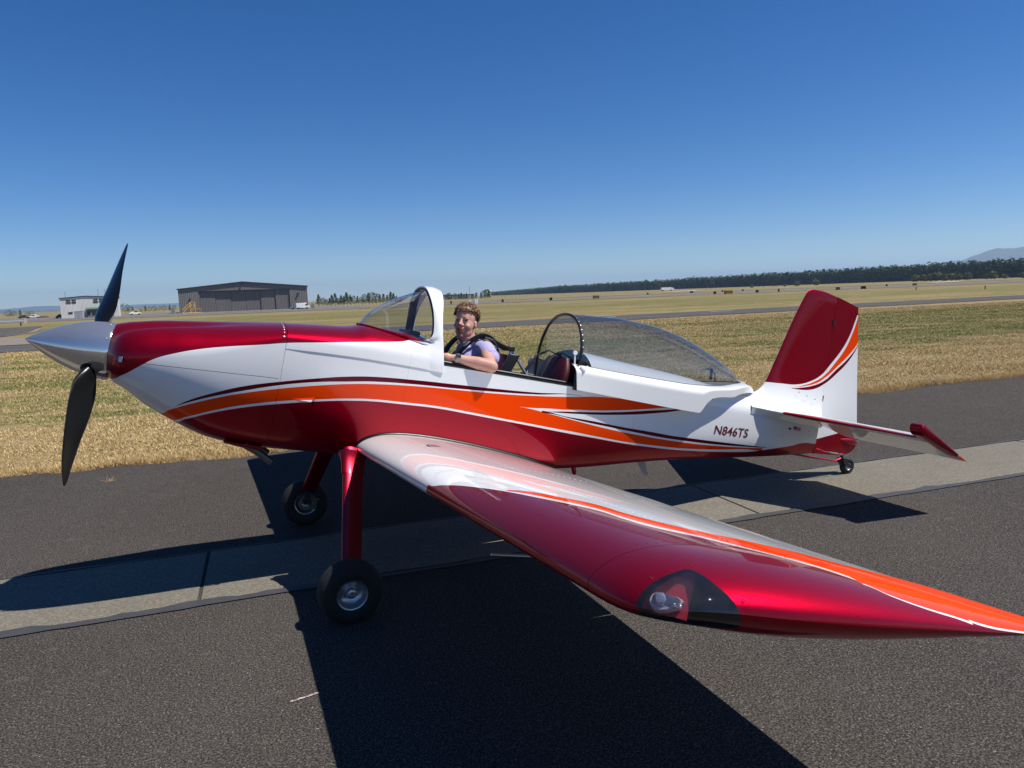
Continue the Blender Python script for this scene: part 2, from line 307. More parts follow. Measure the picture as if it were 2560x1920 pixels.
M['rubber'] = simple('tyre_rubber', (.010, .010, .010), .75, 0, .3, 60, .3)
M['alu'] = simple('brushed_aluminium', (.50, .50, .52), .38, 1., .15, 60, .05)
M['steel'] = simple('dull_steel', (.17, .155, .135), .45, 1., .3, 50, .1)
M['cushion'] = simple('wine_red_leather', (.085, .007, .014), .5, 0, .12, 90, .2)
M['webbing'] = simple('black_webbing', (.028, .029, .032), .8, 0, .2, 400, .3)
M['grey'] = simple('grey_webbing', (.10, .11, .115), .8, 0, .2, 300, .3)
M['cloth'] = simple('black_interior', (.02, .02, .022), .8, 0, .2, 60, .2)
M['orangeg'] = gloss('gloss_orange_paint', ORG)
def glass(name, tint, rough=0., refl=1., film=.012):
    """thin acrylic sheet: clear, with a Fresnel reflection from both faces and a faint film of dust"""
    m = bpy.data.materials.new(name); m.use_nodes = True; nt = m.node_tree; nt.nodes.clear(); N = nt.nodes.new; L = nt.links.new
    out = N('ShaderNodeOutputMaterial'); tr = N('ShaderNodeBsdfTransparent'); tr.inputs[0].default_value = (*tint, 1)
    gl = N('ShaderNodeBsdfGlossy'); gl.inputs['Roughness'].default_value = .012
    lw = N('ShaderNodeLayerWeight'); lw.inputs[0].default_value = .5
    pw = N('ShaderNodeMath'); pw.operation = 'POWER'; pw.inputs[1].default_value = 3.6
    mp = N('ShaderNodeMath'); mp.operation = 'MULTIPLY_ADD'; mp.inputs[1].default_value = .80*refl; mp.inputs[2].default_value = .075*refl
    df = N('ShaderNodeBsdfDiffuse'); df.inputs[0].default_value = (.6, .62, .65, 1)
    tc = N('ShaderNodeTexCoord'); nz = N('ShaderNodeTexNoise'); nz.inputs['Scale'].default_value = 7; nz.inputs['Detail'].default_value = 6
    mr = N('ShaderNodeMapRange'); mr.inputs[1].default_value = .45; mr.inputs[2].default_value = .8; mr.inputs[3].default_value = film; mr.inputs[4].default_value = film*4
    m0 = N('ShaderNodeMixShader'); m1 = N('ShaderNodeMixShader')
    L(tc.outputs['Object'], nz.inputs[0]); L(nz.outputs[0], mr.inputs[0]); L(mr.outputs[0], m0.inputs[0]); L(tr.outputs[0], m0.inputs[1]); L(df.outputs[0], m0.inputs[2])
    L(lw.outputs['Facing'], pw.inputs[0]); L(pw.outputs[0], mp.inputs[0]); L(mp.outputs[0], m1.inputs[0]); L(m0.outputs[0], m1.inputs[1]); L(gl.outputs[0], m1.inputs[2]); L(m1.outputs[0], out.inputs[0])
    return m
M['glass'] = glass('canopy_acrylic', (.72, .75, .78), film=.006); M['wsglass'] = glass('windshield_acrylic', (.88, .90, .91), film=.008)

# ---- fuselage sections ---------------------------------------------
FX = [-.54, -.3, 0, .45, 1.65, 2.5, 3.4, 4.16]
def fw(x): return pch([-.54, -.3, 0, .45, 1.2, 1.65, 2.5, 3.4, 3.8, 4.16], [.432, .424, .412, .400, .395, .375, .290, .175, .118, .060], x)
def fb(x): return pch([-.54, -.2, .2, .9, 1.2, 1.646, 2.24, 2.785, 3.23, 3.61, 4.05, 4.16], [-.122, -.110, -.105, -.085, -.07, -.016, .085, .165, .218, .266, .330, .350], x)
def fz(x): return pch([-.54, -.3, .2, .45, 1.65, 2.5, 3.2, 3.5, 4.16], [.595, .596, .598, .600, .602, .600, .60, .60, .60], x)
def ft(x): return pch([1.60, 2.03, 2.59, 2.9, 3.2, 3.4, 3.6, 4.16], [.872, .850, .828, .80, .775, .77, .775, .775], x)
def fn_(x): return float(pch([-.54, .2, 1.6, 3, 4.2], [2.6, 3.6, 4.2, 3.6, 3.0], x))
def lower_ring(x, n=28, dw=0., zs=None, db=0.):
    w = float(fw(x))+dw; z0 = float(fz(x)) if zs is None else zs; zb = float(fb(x))+db; e = 2/fn_(x); out = []
    nn = fn_(x); qd = 2**(-1/nn); h_ = n//2; half = []
    for i in range(h_//2+1): q = qd*i/(h_//2); half.append((w*(1-q**nn)**(1/nn), z0-(z0-zb)*q))
    m_ = h_-h_//2
    for i in range(1, m_+1): yf = qd*(1-i/m_); half.append((w*yf, z0-(z0-zb)*(1-yf**nn)**(1/nn)))
    return [(x, -y, z) for y, z in half]+[(x, y, z) for y, z in half[:-1][::-1]]
def upper_ring(x, w, z0, zt, n=24, ex=2.2, dent=0.):
    out = []; e = 2/ex
    for i in range(n+1):
        a = math.pi*i/n; ca, sa = math.cos(a), math.sin(a)
        y = w*math.copysign(abs(ca)**e, ca); z = z0+(zt-z0)*abs(sa)**e
        if dent: z -= dent*math.exp(-((abs(y)-.17)/.055)**2)
        out.append((x, y, z))
    return out
def side_y(x, z):                     # |y| of the fuselage skin
    z0 = float(fz(x)); zb = float(fb(x)); w = float(fw(x)); n = fn_(x)
    if z >= z0: zt = float(ft(x)) if x > 1.6 else .9; n = 2.2; q = (z-z0)/(zt-z0)
    else: q = (z0-z)/(z0-zb)
    return w*max(0., 1-min(1, max(q, 0))**n)**(1/n)
# lower body: nose bulkhead to tail, one skin; open cockpit between .45 and 1.60
xs = list(np.linspace(-.5375, 1.60, 40))+list(np.linspace(1.60, 4.16, 48))[1:]
V, F = loft([lower_ring(x) for x in xs], close=False)
# inner face of the tub
V2, F2 = loft([lower_ring(x, dw=-.022, db=.02, zs=float(fz(x))-.002) for x in np.linspace(-.1, 1.62, 16)], close=False)
mb = MB().add(V, F)
n0 = len(mb.V)
xd = np.linspace(1.60, 4.16, 48); V3, F3 = loft([upper_ring(x, float(fw(x)), float(fz(x)), float(ft(x))) for x in xd], close=False)
mb.add(V3, F3)
# tail end cap
rg = lower_ring(4.16)+upper_ring(4.16, float(fw(4.16)), float(fz(4.16)), float(ft(4.16)))[1:-1]
mb.add(rg, [tuple(range(len(rg)))])
o = pmb(mb, 'fuselage', M['fus'], angle=50); bm = bmesh.new(); bm.from_mesh(o.data); bmesh.ops.remove_doubles(bm, verts=bm.verts, dist=.0005)
bmesh.ops.recalc_face_normals(bm, faces=bm.faces); bm.to_mesh(o.data); bm.free(); o.data.set_sharp_from_angle(angle=R(50)); FUS = o
o = part('cockpit_tub', V2, F2, M['cloth'])
# bulkhead behind the rear seat (black, round top) and front panel
rb = upper_ring(1.596, .372, .60, .868, 28)+lower_ring(1.596, dw=-.01)[1:-1]
mb = MB().add(rb+[(p[0]-.02, p[1], p[2]) for p in rb], [tuple(range(len(rb))), tuple(range(2*len(rb)-1, len(rb)-1, -1))]+[(i, (i+1) % len(rb), len(rb)+(i+1) % len(rb), len(rb)+i) for i in range(len(rb))])
pmb(mb, 'rear_bulkhead', M['blackg'])
# forward upper skin with the glare deck, a little proud of the lower body
def dkt(x): return float(pch([-.54, -.3, -.117, -.04, .1, .36], [.694, .724, .748, .770, .775, .772], x))
xs = np.linspace(-.5370, .365, 34)
def dzs(x): return float(pch([-.54, -.3, 0, .45], [.545, .556, .562, .556], x))
def deck_ring(x, dw=.005):
    w = float(fw(x))+dw*min(1, .25+(x+.54)/.15*.75); zs_ = dzs(x)
    up = upper_ring(x, w, zs_+.05, dkt(x), 30, 2.3)
    return [(x, w, zs_)]+up+[(x, -w, zs_)]
V, F = loft([deck_ring(x) for x in xs], close=False)
o = part('forward_deck', V, F, M['fus']); solidify(o, .004); fixn(o)
rr = deck_ring(.36, -.01); o = part('instrument_panel', rr+[(x+.015, y, z) for x, y, z in rr], [tuple(range(len(rr))), tuple(range(2*len(rr)-1, len(rr)-1, -1))]+[(i, i+1, len(rr)+i+1, len(rr)+i) for i in range(len(rr)-1)], M['black'])
mb = MB().box((.30, -.02, .778), (.09, .26, .03)); o = pmb(mb, 'glare_shield', M['black']); bevel(o, .01)
# windshield bow: white moulded fairing, hoop and the cheeks that run down the sides, one shell
def hoop(n=48, a0=0.):
    out = []
    for i in range(n+1):
        a = a0+(math.pi-2*a0)*i/n; ca, sa = math.cos(a), math.sin(a)
        out.append((-.372*math.copysign(abs(ca)**(2/2.35), ca), .70+.410*sa**(2/2.15), a))
    return out
def hx(z):
    return float(pch([.553, .60, .66, .70, .735, .77, .80, .90, 1.0, 1.06, 1.12], [.355, .33, .30, .30, .325, .358, .366, .360, .345, .335, .33], z)), float(pch([.553, .715, .918, 1.012, 1.12], [.467, .447, .425, .432, .445], z))
def deck_y(x, z):
    w = float(fw(x))+.005; zu = dzs(x)+.05; zt = dkt(x)
    return w if z < zu else (w*max(0, 1-((z-zu)/(zt-zu))**2.3)**(1/2.3) if z < zt else 0)
path = [(-float(pch([.553, .60, .66, .705, .76], [.4075, .4065, .396, .382, .3705], z)), z) for z in np.linspace(.553, .755, 18)]
path = path+[(y, z) for y, z, a in hoop(56, .145) if z > .758]+[(-y, z) for y, z in path[::-1]]
ring = []
for (y, z) in path:
    f_, r_ = hx(z); nrm = Vector((0, y/.14, max(0, z-.72)/.17)).normalized(); rowp = []
    for k in range(9):
        t_ = k/8; x = f_+(r_-f_)*t_; b_ = .009*math.sin(math.pi*min(1, t_*1.0)) if z > .76 else .004*t_
        yy, zz = y+nrm.y*b_, z+nrm.z*b_
        if z < .765:
            q = min(1, t_/.55); q = q*q*(3-2*q); dy = (deck_y(x, z)-.002) if z < .74 else .355
            yy = math.copysign(abs(yy)*q+max(dy, .30)*(1-q), y)
        rowp.append((x, yy, zz))
    ring.append(rowp)
V, F = loft(ring, close=False); o = part('windshield_fairing', V, F, M['white'], angle=60); fixn(o); solidify(o, .012, -1); bevel(o, .003)
# dark seal inside the bow
mb = MB().tube([(hx(z)[0]+.012, y*.955, .70+(z-.70)*.965) for (y, z, a) in hoop(60) if z > .80], .009, 8); pmb(mb, 'windshield_seal', M['black'])
# black band on the inner front edge of the bow
rows = []
for (y, z, a) in hoop(50, .10):
    f_, r_ = hx(z); rows.append([(f_-.004+.058*k/3, y*(.952-.004*math.sin(k)), .70+(z-.70)*.962) for k in range(4)])
V, F = loft(rows, close=False); o = part('bow_lining', V, F, M['black']); solidify(o, .003, 0)
# windshield glass
rows = []
for x in np.linspace(-.050, .362, 26):
    zt = float(pch([-.06, -.043, -.005, .075, .203, .329, .40], [.775, .787, .848, .929, 1.014, 1.076, 1.100], x))-.004
    b = float(pch([-.06, -.03, .02, .1, .2, .3, .38], [.012, .10, .18, .25, .30, .335, .362], x))
    zb_ = float(pch([-.06, .0, .1, .2, .36], [.772, .765, .752, .742, .715], x))
    rows.append([(x, -b*math.copysign(abs(math.cos(a))**(2/2.25), math.cos(a)), zb_+(zt-zb_)*math.sin(a)**(2/2.2)) for a in np.linspace(0, math.pi, 41)])
V, F = loft(rows, close=False); WSO = part('windshield', V, F, M['wsglass'])
# base fillet of the windshield (red moulding)
mb = MB().tube([r_[0] for r_ in rows], .010, 8); mb.tube([r_[-1] for r_ in rows], .010, 8); pmb(mb, 'windshield_seal', M['fus'])
# ---- cowling --------------------------------------------------------
cx = [-1.476, -1.46, -1.44, -1.40, -1.366, -1.275, -1.195, -1.11, -1.0, -.87, -.734, -.5392]
ct = [.512, .520, .527, .541, .549, .571, .586, .600, .617, .638, .661, .694]
cb = [.190, .178, .165, .148, .130, .070, .028, -.010, -.056, -.096, -.114, -.122]
cw = [.185, .235, .285, .335, .358, .388, .402, .414, .422, .428, .431, .433]
cz = [.345, .345, .347, .35, .355, .368, .38, .40, .425, .465, .515, .595]
rows = []
for x in np.concatenate([np.linspace(-1.476, -1.40, 10), np.linspace(-1.39, -.5392, 44)]):
    w = float(pch(cx, cw, x)); zt = float(pch(cx, ct, x)); zb_ = float(pch(cx, cb, x)); z0 = float(pch(cx, cz, x))
    nb = float(pch([-1.476, -1.2, -.54], [2.0, 2.05, 2.6], x)); nu = float(pch([-1.476, -1.3, -.54], [2.0, 2.3, 2.3], x))
    dent = float(pch([-1.476, -1.44, -1.3, -1.05, -.80, -.54], [.0, .028, .034, .022, .004, 0], x))
    up = upper_ring(x, w, z0, zt, 44, nu, dent)
    e = 2/nb; lo = []
    for i in range(1, 28):
        a = math.pi*i/28; ca, sa = math.cos(a), math.sin(a)
        lo.append((x, -w*math.copysign(abs(ca)**e, ca), z0-(z0-zb_)*sa**e))
    rows.append(up+lo)
V, F = loft(rows, close=True); COWL = part('cowling', V, F, M['fus'], angle=60); fixn(COWL); solidify(COWL, .006)
# air scoop lip under the chin
mb = MB(); rows2 = []
for x in np.linspace(-.78, -.56, 9):
    q = (x+.78)/.22; d = .016*math.sin(min(1, q*1.15)*math.pi*.5)
    zb_ = float(pch(cx, cb, x)); rows2.append([(x, -.22*math.cos(a), zb_+.03-(.03+d)*math.sin(a)**.7) for a in np.linspace(0, math.pi, 15)])
V, F = loft(rows2, close=False, cap1=True); part('cowl_scoop', V, F, M['fus'])
for y in (-.15, .15):
    mb = MB().tube([(-.66, y, -.10), (-.58, y, -.135), (-.48, y*1.05, -.195)], .024, 14, caps=False); o = pmb(mb, 'exhaust_pipe', M['steel']); solidify(o, .003)
# camlock fasteners
def screw(parent, p, nrm, r_=.006, mat='alu', name='screw', s=1):
    mb = MB().lathe(p, nrm, [(-.002, r_), (.0015, r_), (.003, r_*.7), (.003, 0)], 10); return part(name, mb.V, mb.F, M[mat], parent)
def cowl_pt(x, a):
    w = float(pch(cx, cw, x)); zt = float(pch(cx, ct, x)); z0 = float(pch(cx, cz, x)); e = 2/2.3
    y, z = -w*math.cos(a)**e, z0+(zt-z0)*math.sin(a)**e
    n = Vector((0, y/w**2, (z-z0)/(zt-z0)**2)).normalized(); return Vector((x, y, z)), n
for a in (12, 27, 38, 48, 60, 75): p, n = cowl_pt(-.556, R(a)); screw(AP, p, n, .0065)
p = Vector((-1.395, -.349, .335)); mb = MB().box(p, (.022, .006, .032), Matrix.Rotation(R(-32), 3, 'Z')); o = pmb(mb, 'cowl_latch', M['alu']); bevel(o, .002)
# ---- spinner and propeller -----------------------------------------
SC = Vector((-1.478, 0, .346)); prof = []
for i in range(41):
    u = i/40; prof.append((-.442+.442*u, .174*math.sin(math.pi/2*u)**.86 if u > 0 else .0008))
prof += [(.004, .172), (.004, .10)]
mb = MB().lathe(SC, (1, 0, 0), prof, 72); SPN = pmb(mb, 'spinner', M['chrome'], angle=40); fixn(SPN)
mb = MB().lathe(SC+Vector((.006, 0, 0)), (1, 0, 0), [(0, 0), (0, .165), (.006, .165), (.006, 0)], 40); pmb(mb, 'spinner_backplate', M['black'])
for a in (-175, -150, -62, -20, 20, 62, 118, 150): 
    p = Vector((-.020, .1735*math.sin(R(a)), .1735*math.cos(R(a)))); o = screw(SPN, SC+p, (0, p.y, p.z), .0055)
PH = R(44.6); hub = Vector((-1.559, 0, .346))
def blade(s):
    rd = Vector((0, -s*math.sin(PH), -s*math.cos(PH))); tg = Vector((0, -s*math.cos(PH), s*math.sin(PH))); ax = Vector((-1, 0, 0))
    rows = []
    for r_ in np.concatenate([np.linspace(.095, .22, 7), np.linspace(.24, .90, 30), [.912, .917]]):
        c = float(pch([.09, .16, .22, .32, .45, .62, .78, .87, .905, .918], [.062, .075, .110, .158, .172, .152, .112, .072, .035, .008], r_))
        th = float(pch([.09, .16, .22, .32, .45, .62, .78, .918], [.060, .055, .036, .022, .015, .011, .008, .003], r_))
        be = R(float(pch([.09, .25, .4, .6, .8, .918], [62, 52, 41, 30, 24, 21], r_)))
        sw = float(pch([.09, .3, .6, .8, .918], [0, -.004, .0, .018, .05], r_))
        cv = tg*math.cos(be)+ax*math.sin(be); nv = -tg*math.sin(be)+ax*math.cos(be)
        row = []
        for k in range(24):
            a = 2*math.pi*k/24; px = math.cos(a)*.5*c; q = math.sin(a)
            pz = th*.5*q*(1+.35*math.cos(a)) + (c*.035*(1-(2*px/c)**2) if r_ > .2 else 0)
            row.append(hub+rd*r_+cv*(px-sw)+nv*pz)
        rows.append(row)
    V, F = loft(rows, close=True, cap0=True, cap1=True); o = part('propeller_blade', V, F, M['blade'], angle=50); fixn(o)
    mb = MB().lathe(hub+rd*.135, rd, [(-.05, .062), (.012, .060), (.026, .052), (.030, .030)], 28); part('cutout_shade_plug', mb.V, mb.F, M['black'], o)  # black plug: dark of the spinner's blade cutout put in as colour
for s in (1, -1): blade(s)
# ---- wings ----------------------------------------------------------
CH = 1.473; DI = math.tan(R(3.5))
def foil(xc):
    t_ = .135; m_, k1 = .2025, 15.957
    yt = 5*t_*(.2969*math.sqrt(xc)-.126*xc-.3516*xc**2+.2843*xc**3-.1036*xc**4)
    yc = k1/6*(xc**3-3*m_*xc**2+m_*m_*(3-m_)*xc) if xc < m_ else k1*m_**3/6*(1-xc)
    return yt, yc
INC = R(-0.5)
def wpt(xc, up, yl, drop=0., hinge=.775):
    yt, yc = foil(xc); x = xc*CH; z = (yc+(yt if up else -yt))*CH-.010
    if drop and xc > hinge: x0 = hinge*CH; dx = x-x0; z -= dx*math.tan(drop)
    return (x*math.cos(INC)+z*math.sin(INC), yl, z*math.cos(INC)-x*math.sin(INC)+(yl-.4)*DI)
NP = 44
def xs_cos(a, b, n): return [a+(b-a)*(1-math.cos(math.pi*i/n))/2 for i in range(n+1)]
def ring_w(yl, x1):
    xu = [x1*(1-math.cos(math.pi/2*i/NP)) for i in range(NP+1)]
    return [wpt(x, True, yl) for x in xu[::-1]]+[wpt(x, False, yl) for x in xu[1:]]
def mirror(P, s): return [(p[0], -s*p[1], p[2]) for p in P]
EDGE = ([0, .07, .1, .187, .34, .486, .66, .854, 1.09, 1.24], [3.372, 3.47, 3.505, 3.565, 3.615, 3.645, 3.683, 3.705, 3.711, 3.711])
def tip_ring(u):
    out = []
    full = [(x, True) for x in [1.0*(1-math.cos(math.pi/2*i/60)) for i in range(61)][::-1]]+[(x, False) for x in [1.0*(1-math.cos(math.pi/2*i/60)) for i in range(61)][1:]]
    for xc, up in full:
        x = xc*CH; e = float(pch(*EDGE, math.sqrt(x))); yl = 3.3325+(e-3.3325)*u
        p = wpt(xc, up, yl); yt, yc = foil(xc); mid = (p[2] - (yt if up else -yt)*CH)
        k = math.sqrt(max(0, 1-u**2.3)); out.append((p[0], yl, mid+(p[2]-mid)*k))
    return out
def make_wing(s):
    root = empty('wing'); root.parent = AP; root.location = -BASE
    if s > 0: root['label'] = 'left wing nearest the camera'
    else: root['label'] = 'far right wing'
    V, F = loft([mirror(ring_w(y, .772), s) for y in np.linspace(.25, 3.33, 30)], True, True, True)
    o = part('wing_panel', V, F, M['wing'], root, 40); fixn(o)
    for nm, y0, y1, dr in (('flap', .345, 1.765, R(1.5)), ('aileron', 1.775, 3.322, R(2.5))):
        xa = [.778+(1-.778)*i/14 for i in range(15)]
        def rg(y):
            up = [wpt(x, True, y, dr) for x in xa[::-1]]; lo = [wpt(x, False, y, dr) for x in xa]
            a, b = up[-1], lo[0]; c = [(a[0]-.007*math.sin(math.pi*k/4), y, a[2]+(b[2]-a[2])*k/4) for k in (1, 2, 3)]
            return mirror(up+c+lo, s)
        V, F = loft([rg(y) for y in np.linspace(y0, y1, 16)], True, True, True); o = part(nm, V, F, M['wing'], root, 40); fixn(o)
    us = [0, .08, .16, .25, .34, .43, .52, .6, .68, .75, .81, .86, .90, .935, .96, .98, .992, 1.0]
    V, F = loft([mirror(tip_ring(u), s) for u in us], True, True, False)
    o = part('wing_tip', V, F, M['wing'], root, 40); bm = bmesh.new(); bm.from_mesh(o.data)
    bmesh.ops.remove_doubles(bm, verts=bm.verts, dist=.0004); bmesh.ops.recalc_face_normals(bm, faces=bm.faces); bm.to_mesh(o.data); bm.free(); o.data.set_sharp_from_angle(angle=R(40))
    return root, o
WL, TIPL = make_wing(1); WR_, TIPR = make_wing(-1)
# wing root gap seal
for s in (1, -1):
    mb = MB(); ra = [wpt(x, True, .40) for x in xs_cos(0, 1, 24)]
    w = [(p[0], -s*(side_y(p[0], p[2])+.006), p[2]+.004) for p in ra if p[0] > -.01]
    mb.tube(w, .006, 6); pmb(mb, 'wing_root_seal', M['black'])
# fuel cap, tie-down, pitot
p = Vector(wpt(.20, True, 1.02)); 
mb = MB().lathe((p.x, -p.y, p.z-.004), (0.02, -.06, 1), [(0, .044), (.0045, .044), (.006, .041), (.006, 0)], 28); o = part('fuel_cap', mb.V, mb.F, M['alu'], WL)
mb = MB().lathe((p.x, -p.y, p.z-.004), (0.02, -.06, 1), [(0, .050), (.0035, .050), (.0045, .0455), (.0025, .044)], 28); part('fuel_cap_ring', mb.V, mb.F, M['steel'], WL)
mb = MB().tube([(.45, -2.25, .02), (.43, -2.25, -.06), (.40, -2.25, -.085), (.20, -2.25, -.088)], [.009, .009, .008, .007], 10); part('pitot_tube', mb.V, mb.F, M['alu'], WL)
# rivet rows on the near wing: tiny raised heads, too many to pick apart
mb = MB()
def head(xc, yl):
    p = Vector(wpt(xc, True, yl)); q = Vector(wpt(xc+.01, True, yl)); r_ = Vector(wpt(xc, True, yl+.01)); n = (q-p).cross(r_-p).normalized(); n = n if n.z > 0 else -n
    p = Vector((p.x, -p.y, p.z)); n = Vector((n.x, -n.y, n.z)); mb.lathe(p-n*.0005, n, [(0, .0028), (.0012, .0022), (.0014, 0)], 6)
for xc in (.16, .30): [head(xc, y) for y in np.arange(.46, 3.31, .036)]
for y in (1.77, 3.30): [head(xc, y) for xc in np.arange(.06, .60, .022)]
o = part('rivet_row', mb.V, mb.F, M['wing'], WL); tag(o, kind='stuff')
# ---- lens at the near wing tip: cut a well, cover with a clear lens ---
def tip_hit(bvh, x, y, up=True): 
    h = bvh.ray_cast(Vector((x, y, 1 if up else -1)), Vector((0, 0, -1 if up else 1))); return h[0], h[1]
def lens_cut(tip, s):
    """well in the leading edge corner of the tip; outline given by PD['lens'] in a plane square to the corner"""
    ax = Vector((-.62, -s*.66, .42)).normalized(); c0 = Vector((.10, -s*3.56, .18))
    e1 = Vector((ax.y, -ax.x, 0)).normalized()*(-s) ; e2 = ax.cross(e1); 
    if e2.z < 0: e2 = -e2
    poly = PD['lens']; n = len(poly)
    def P3(a, b, d): return c0+e1*a+e2*b+ax*d
    V = [P3(a, b, .40) for a, b in poly]+[P3(a, b, -.062) for a, b in poly]
    F = [tuple(range(n)), tuple(range(2*n-1, n-1, -1))]+[(i, n+i, n+(i+1) % n, (i+1) % n) for i in range(n)]
    cut = mesh_obj('cutter', V, F); fixn(cut); cut.location = tip.location; cut.parent = tip.parent
    # hole filler test
    t2 = tip.copy(); t2.data = tip.data.copy(); link(t2); t2.name = 'navigation_light_lens'
    m = t2.modifiers.new('i', 'BOOLEAN'); m.operation = 'INTERSECT'; m.object = cut; m.solver = 'EXACT'; bake(t2)
    m = tip.modifiers.new('d', 'BOOLEAN'); m.operation = 'DIFFERENCE'; m.object = cut; m.solver = 'EXACT'; bake(tip)
    bm = bmesh.new(); bm.from_mesh(t2.data); planes = []
    dele = []
    for f in bm.faces:
        q = f.calc_center_median(); d = (q-c0).dot(ax); a = (q-c0).dot(e1); b = (q-c0).dot(e2)
        if abs(d+.062) < .004 and abs(f.normal.dot(ax)) > .95: dele.append(f); continue
        for i in range(n):
            p0, p1 = poly[i], poly[(i+1) % n]; L2 = (p1[0]-p0[0])**2+(p1[1]-p0[1])**2; t_ = max(0, min(1, ((a-p0[0])*(p1[0]-p0[0])+(b-p0[1])*(p1[1]-p0[1]))/L2))
            if math.hypot(a-p0[0]-t_*(p1[0]-p0[0]), b-p0[1]-t_*(p1[1]-p0[1])) < .0012 and abs(f.normal.dot(ax)) < .3: dele.append(f); break
    bmesh.ops.delete(bm, geom=list(set(dele)), context='FACES'); bm.to_mesh(t2.data); bm.free()
    t2.data.materials.clear(); t2.data.materials.append(M['lens']); t2.data.polygons.foreach_set('material_index', [0]*len(t2.data.polygons))
    bpy.data.objects.remove(cut)
    tip.data.materials.clear(); tip.data.materials.append(M['wing']); tip.data.polygons.foreach_set('material_index', [0]*len(tip.data.polygons))
    tip.data.set_sharp_from_angle(angle=R(40))
    return c0, e1, e2, ax, P3, t2
M['lens'] = glass('clear_lens_acrylic', (.86, .78, .80), refl=.8, film=.012)
M['well'] = simple('well_lit_red', (.27, .008, .022), .5, 0, .1, 40, .05); M['lightbase'] = simple('pale_light_base', (.62, .62, .64), .35, .3)
M['clear'] = glass('clear_lamp_glass', (.85, .88, .95), refl=1.0)
for tip, s in (((TIPL, 1), (TIPR, -1)) if PD['lens'] else ()):
    c0, e1, e2, ax, P3, L2 = lens_cut(tip, s)
    # position light: aluminium tear-drop base, clear cover, lamp
    g = PD['lamp']
    tear = PD['tear']; g = (sum(p[0] for p in tear)/len(tear), sum(p[1] for p in tear)/len(tear))
    def layer(sc, d): return [P3(g[0]+(a-g[0])*sc, g[1]+(b-g[1])*sc, d) for a, b in tear]
    fl_ = [(a*.97, b_*.97) for a, b_ in PD['lens'] if a < .034 and b_ > .004]
    o = part('well_lit_plate', [P3(a, b_, -.056) for a, b_ in fl_]+[P3(.034, .110, -.056), P3(.034, .004, -.056)], [tuple(range(len(fl_)+2))], M['well'], tip.parent)  # added half-floor plate: its plain red paints that side of the well lit
    V, F = loft([layer(1, -.06), layer(1, -.015), layer(.95, -.008), layer(.84, -.008), layer(.82, -.02)], True, False, True)
    o = part('light_base', V, F, M['lightbase'], tip.parent); fixn(o)
    V, F = loft([layer(.80, -.014), layer(.78, .012), layer(.64, .026), layer(.35, .034), layer(.02, .036)], True); o = part('light_cover', V, F, M['clear'], tip.parent); fixn(o)
    mb = MB().lathe(P3(g[0]-.012, g[1]+.001, -.016), ax, [(0, .015), (.014, .0145), (.018, .010), (.019, 0)], 18); part('lamp', mb.V, mb.F, simple('lamp_reflector', (.42, .50, .62), .25, .4), tip.parent)
    for a in (.012, .026): mb = MB().lathe(P3(g[0]+a+.01, g[1]-.006, -.018), ax, [(0, .006), (.018, .006), (.022, 0)], 10); part('lamp', mb.V, mb.F, M['chrome'], tip.parent)
# screws on the near tip joint and lens rim
bpy.context.view_layer.update(); bv = BVHTree.FromObject(TIPL, bpy.context.evaluated_depsgraph_get())
for (x, yl) in PD['tipscrews']:
    h, nn = tip_hit(bv, x, -yl)
    if h: screw(WL, h, nn, .0042)
# ---- canopy (slid back) ---------------------------------------------
CAN = empty('canopy'); CAN.parent = AP; CAN.location = -BASE
def cy(x): return float(pch([1.44, 2.0, 2.58, 2.9, 3.1, 3.25, 3.40], [.425, .415, .375, .300, .215, .120, .004], x))
def cgz(x): return float(pch([1.44, 1.85, 2.376, 2.65, 2.86, 2.98, 3.08, 3.245, 3.4], [.756, .752, .757, .772, .795, .815, .835, .856, .800], x))
def cgw(x): return float(pch([1.44, 1.85, 2.376, 2.65, 2.86, 3.0, 3.12, 3.2, 3.243], [.362, .366, .335, .285, .225, .168, .108, .06, .006], x))
rows = []
for i, x in enumerate(np.concatenate([np.linspace(1.487, 2.9, 44), np.linspace(2.92, 3.243, 16)])):
    zt = float(pch([1.43, 1.58, 1.705, 1.961, 2.165, 2.384, 2.610, 2.85, 3.019, 3.161, 3.244], [1.117, 1.142, 1.155, 1.178, 1.178, 1.158, 1.112, 1.036, .967, .898, .860], x))
    b = cgw(x); z0 = cgz(x)
    rows.append([(x-.035*(1-math.sin(a)**2)*0, -b*math.copysign(abs(math.cos(a))**(2/2.3), math.cos(a)), z0+(zt-z0)*math.sin(a)**(2/2.25)) for a in np.linspace(0, math.pi, 49)])
V, F = loft(rows, close=False); CGL = part('canopy_bubble', V, F, M['glass'], CAN)
# front bow of the canopy
bw = []
for a in np.linspace(0, math.pi, 49):
    ca, sa = math.cos(a), math.sin(a); z = .75+(1.124-.75)*sa**(2/2.25)
    bw.append((1.478, -.362*math.copysign(abs(ca)**(2/2.3), ca), z))
bw = [(1.482, -.358, .61)]+bw+[(1.482, .358, .61)]
mb = MB().tube(bw, .0115, 10); part('canopy_bow', mb.V, mb.F, M['black'], CAN)
mb = MB(); bz = bw[4:-4:2]
o = MB()
for p in bz:
    n = Vector((0, p[1]/.36**2, (p[2]-.75)/.37**2)).normalized(); o.lathe(Vector(p)+n*.011+Vector((.004, 0, 0)), n, [(0, .004), (.002, .004), (.003, 0)], 6)
r_ = part('rivet', o.V, o.F, M['alu'], CAN); tag(r_, kind='stuff')
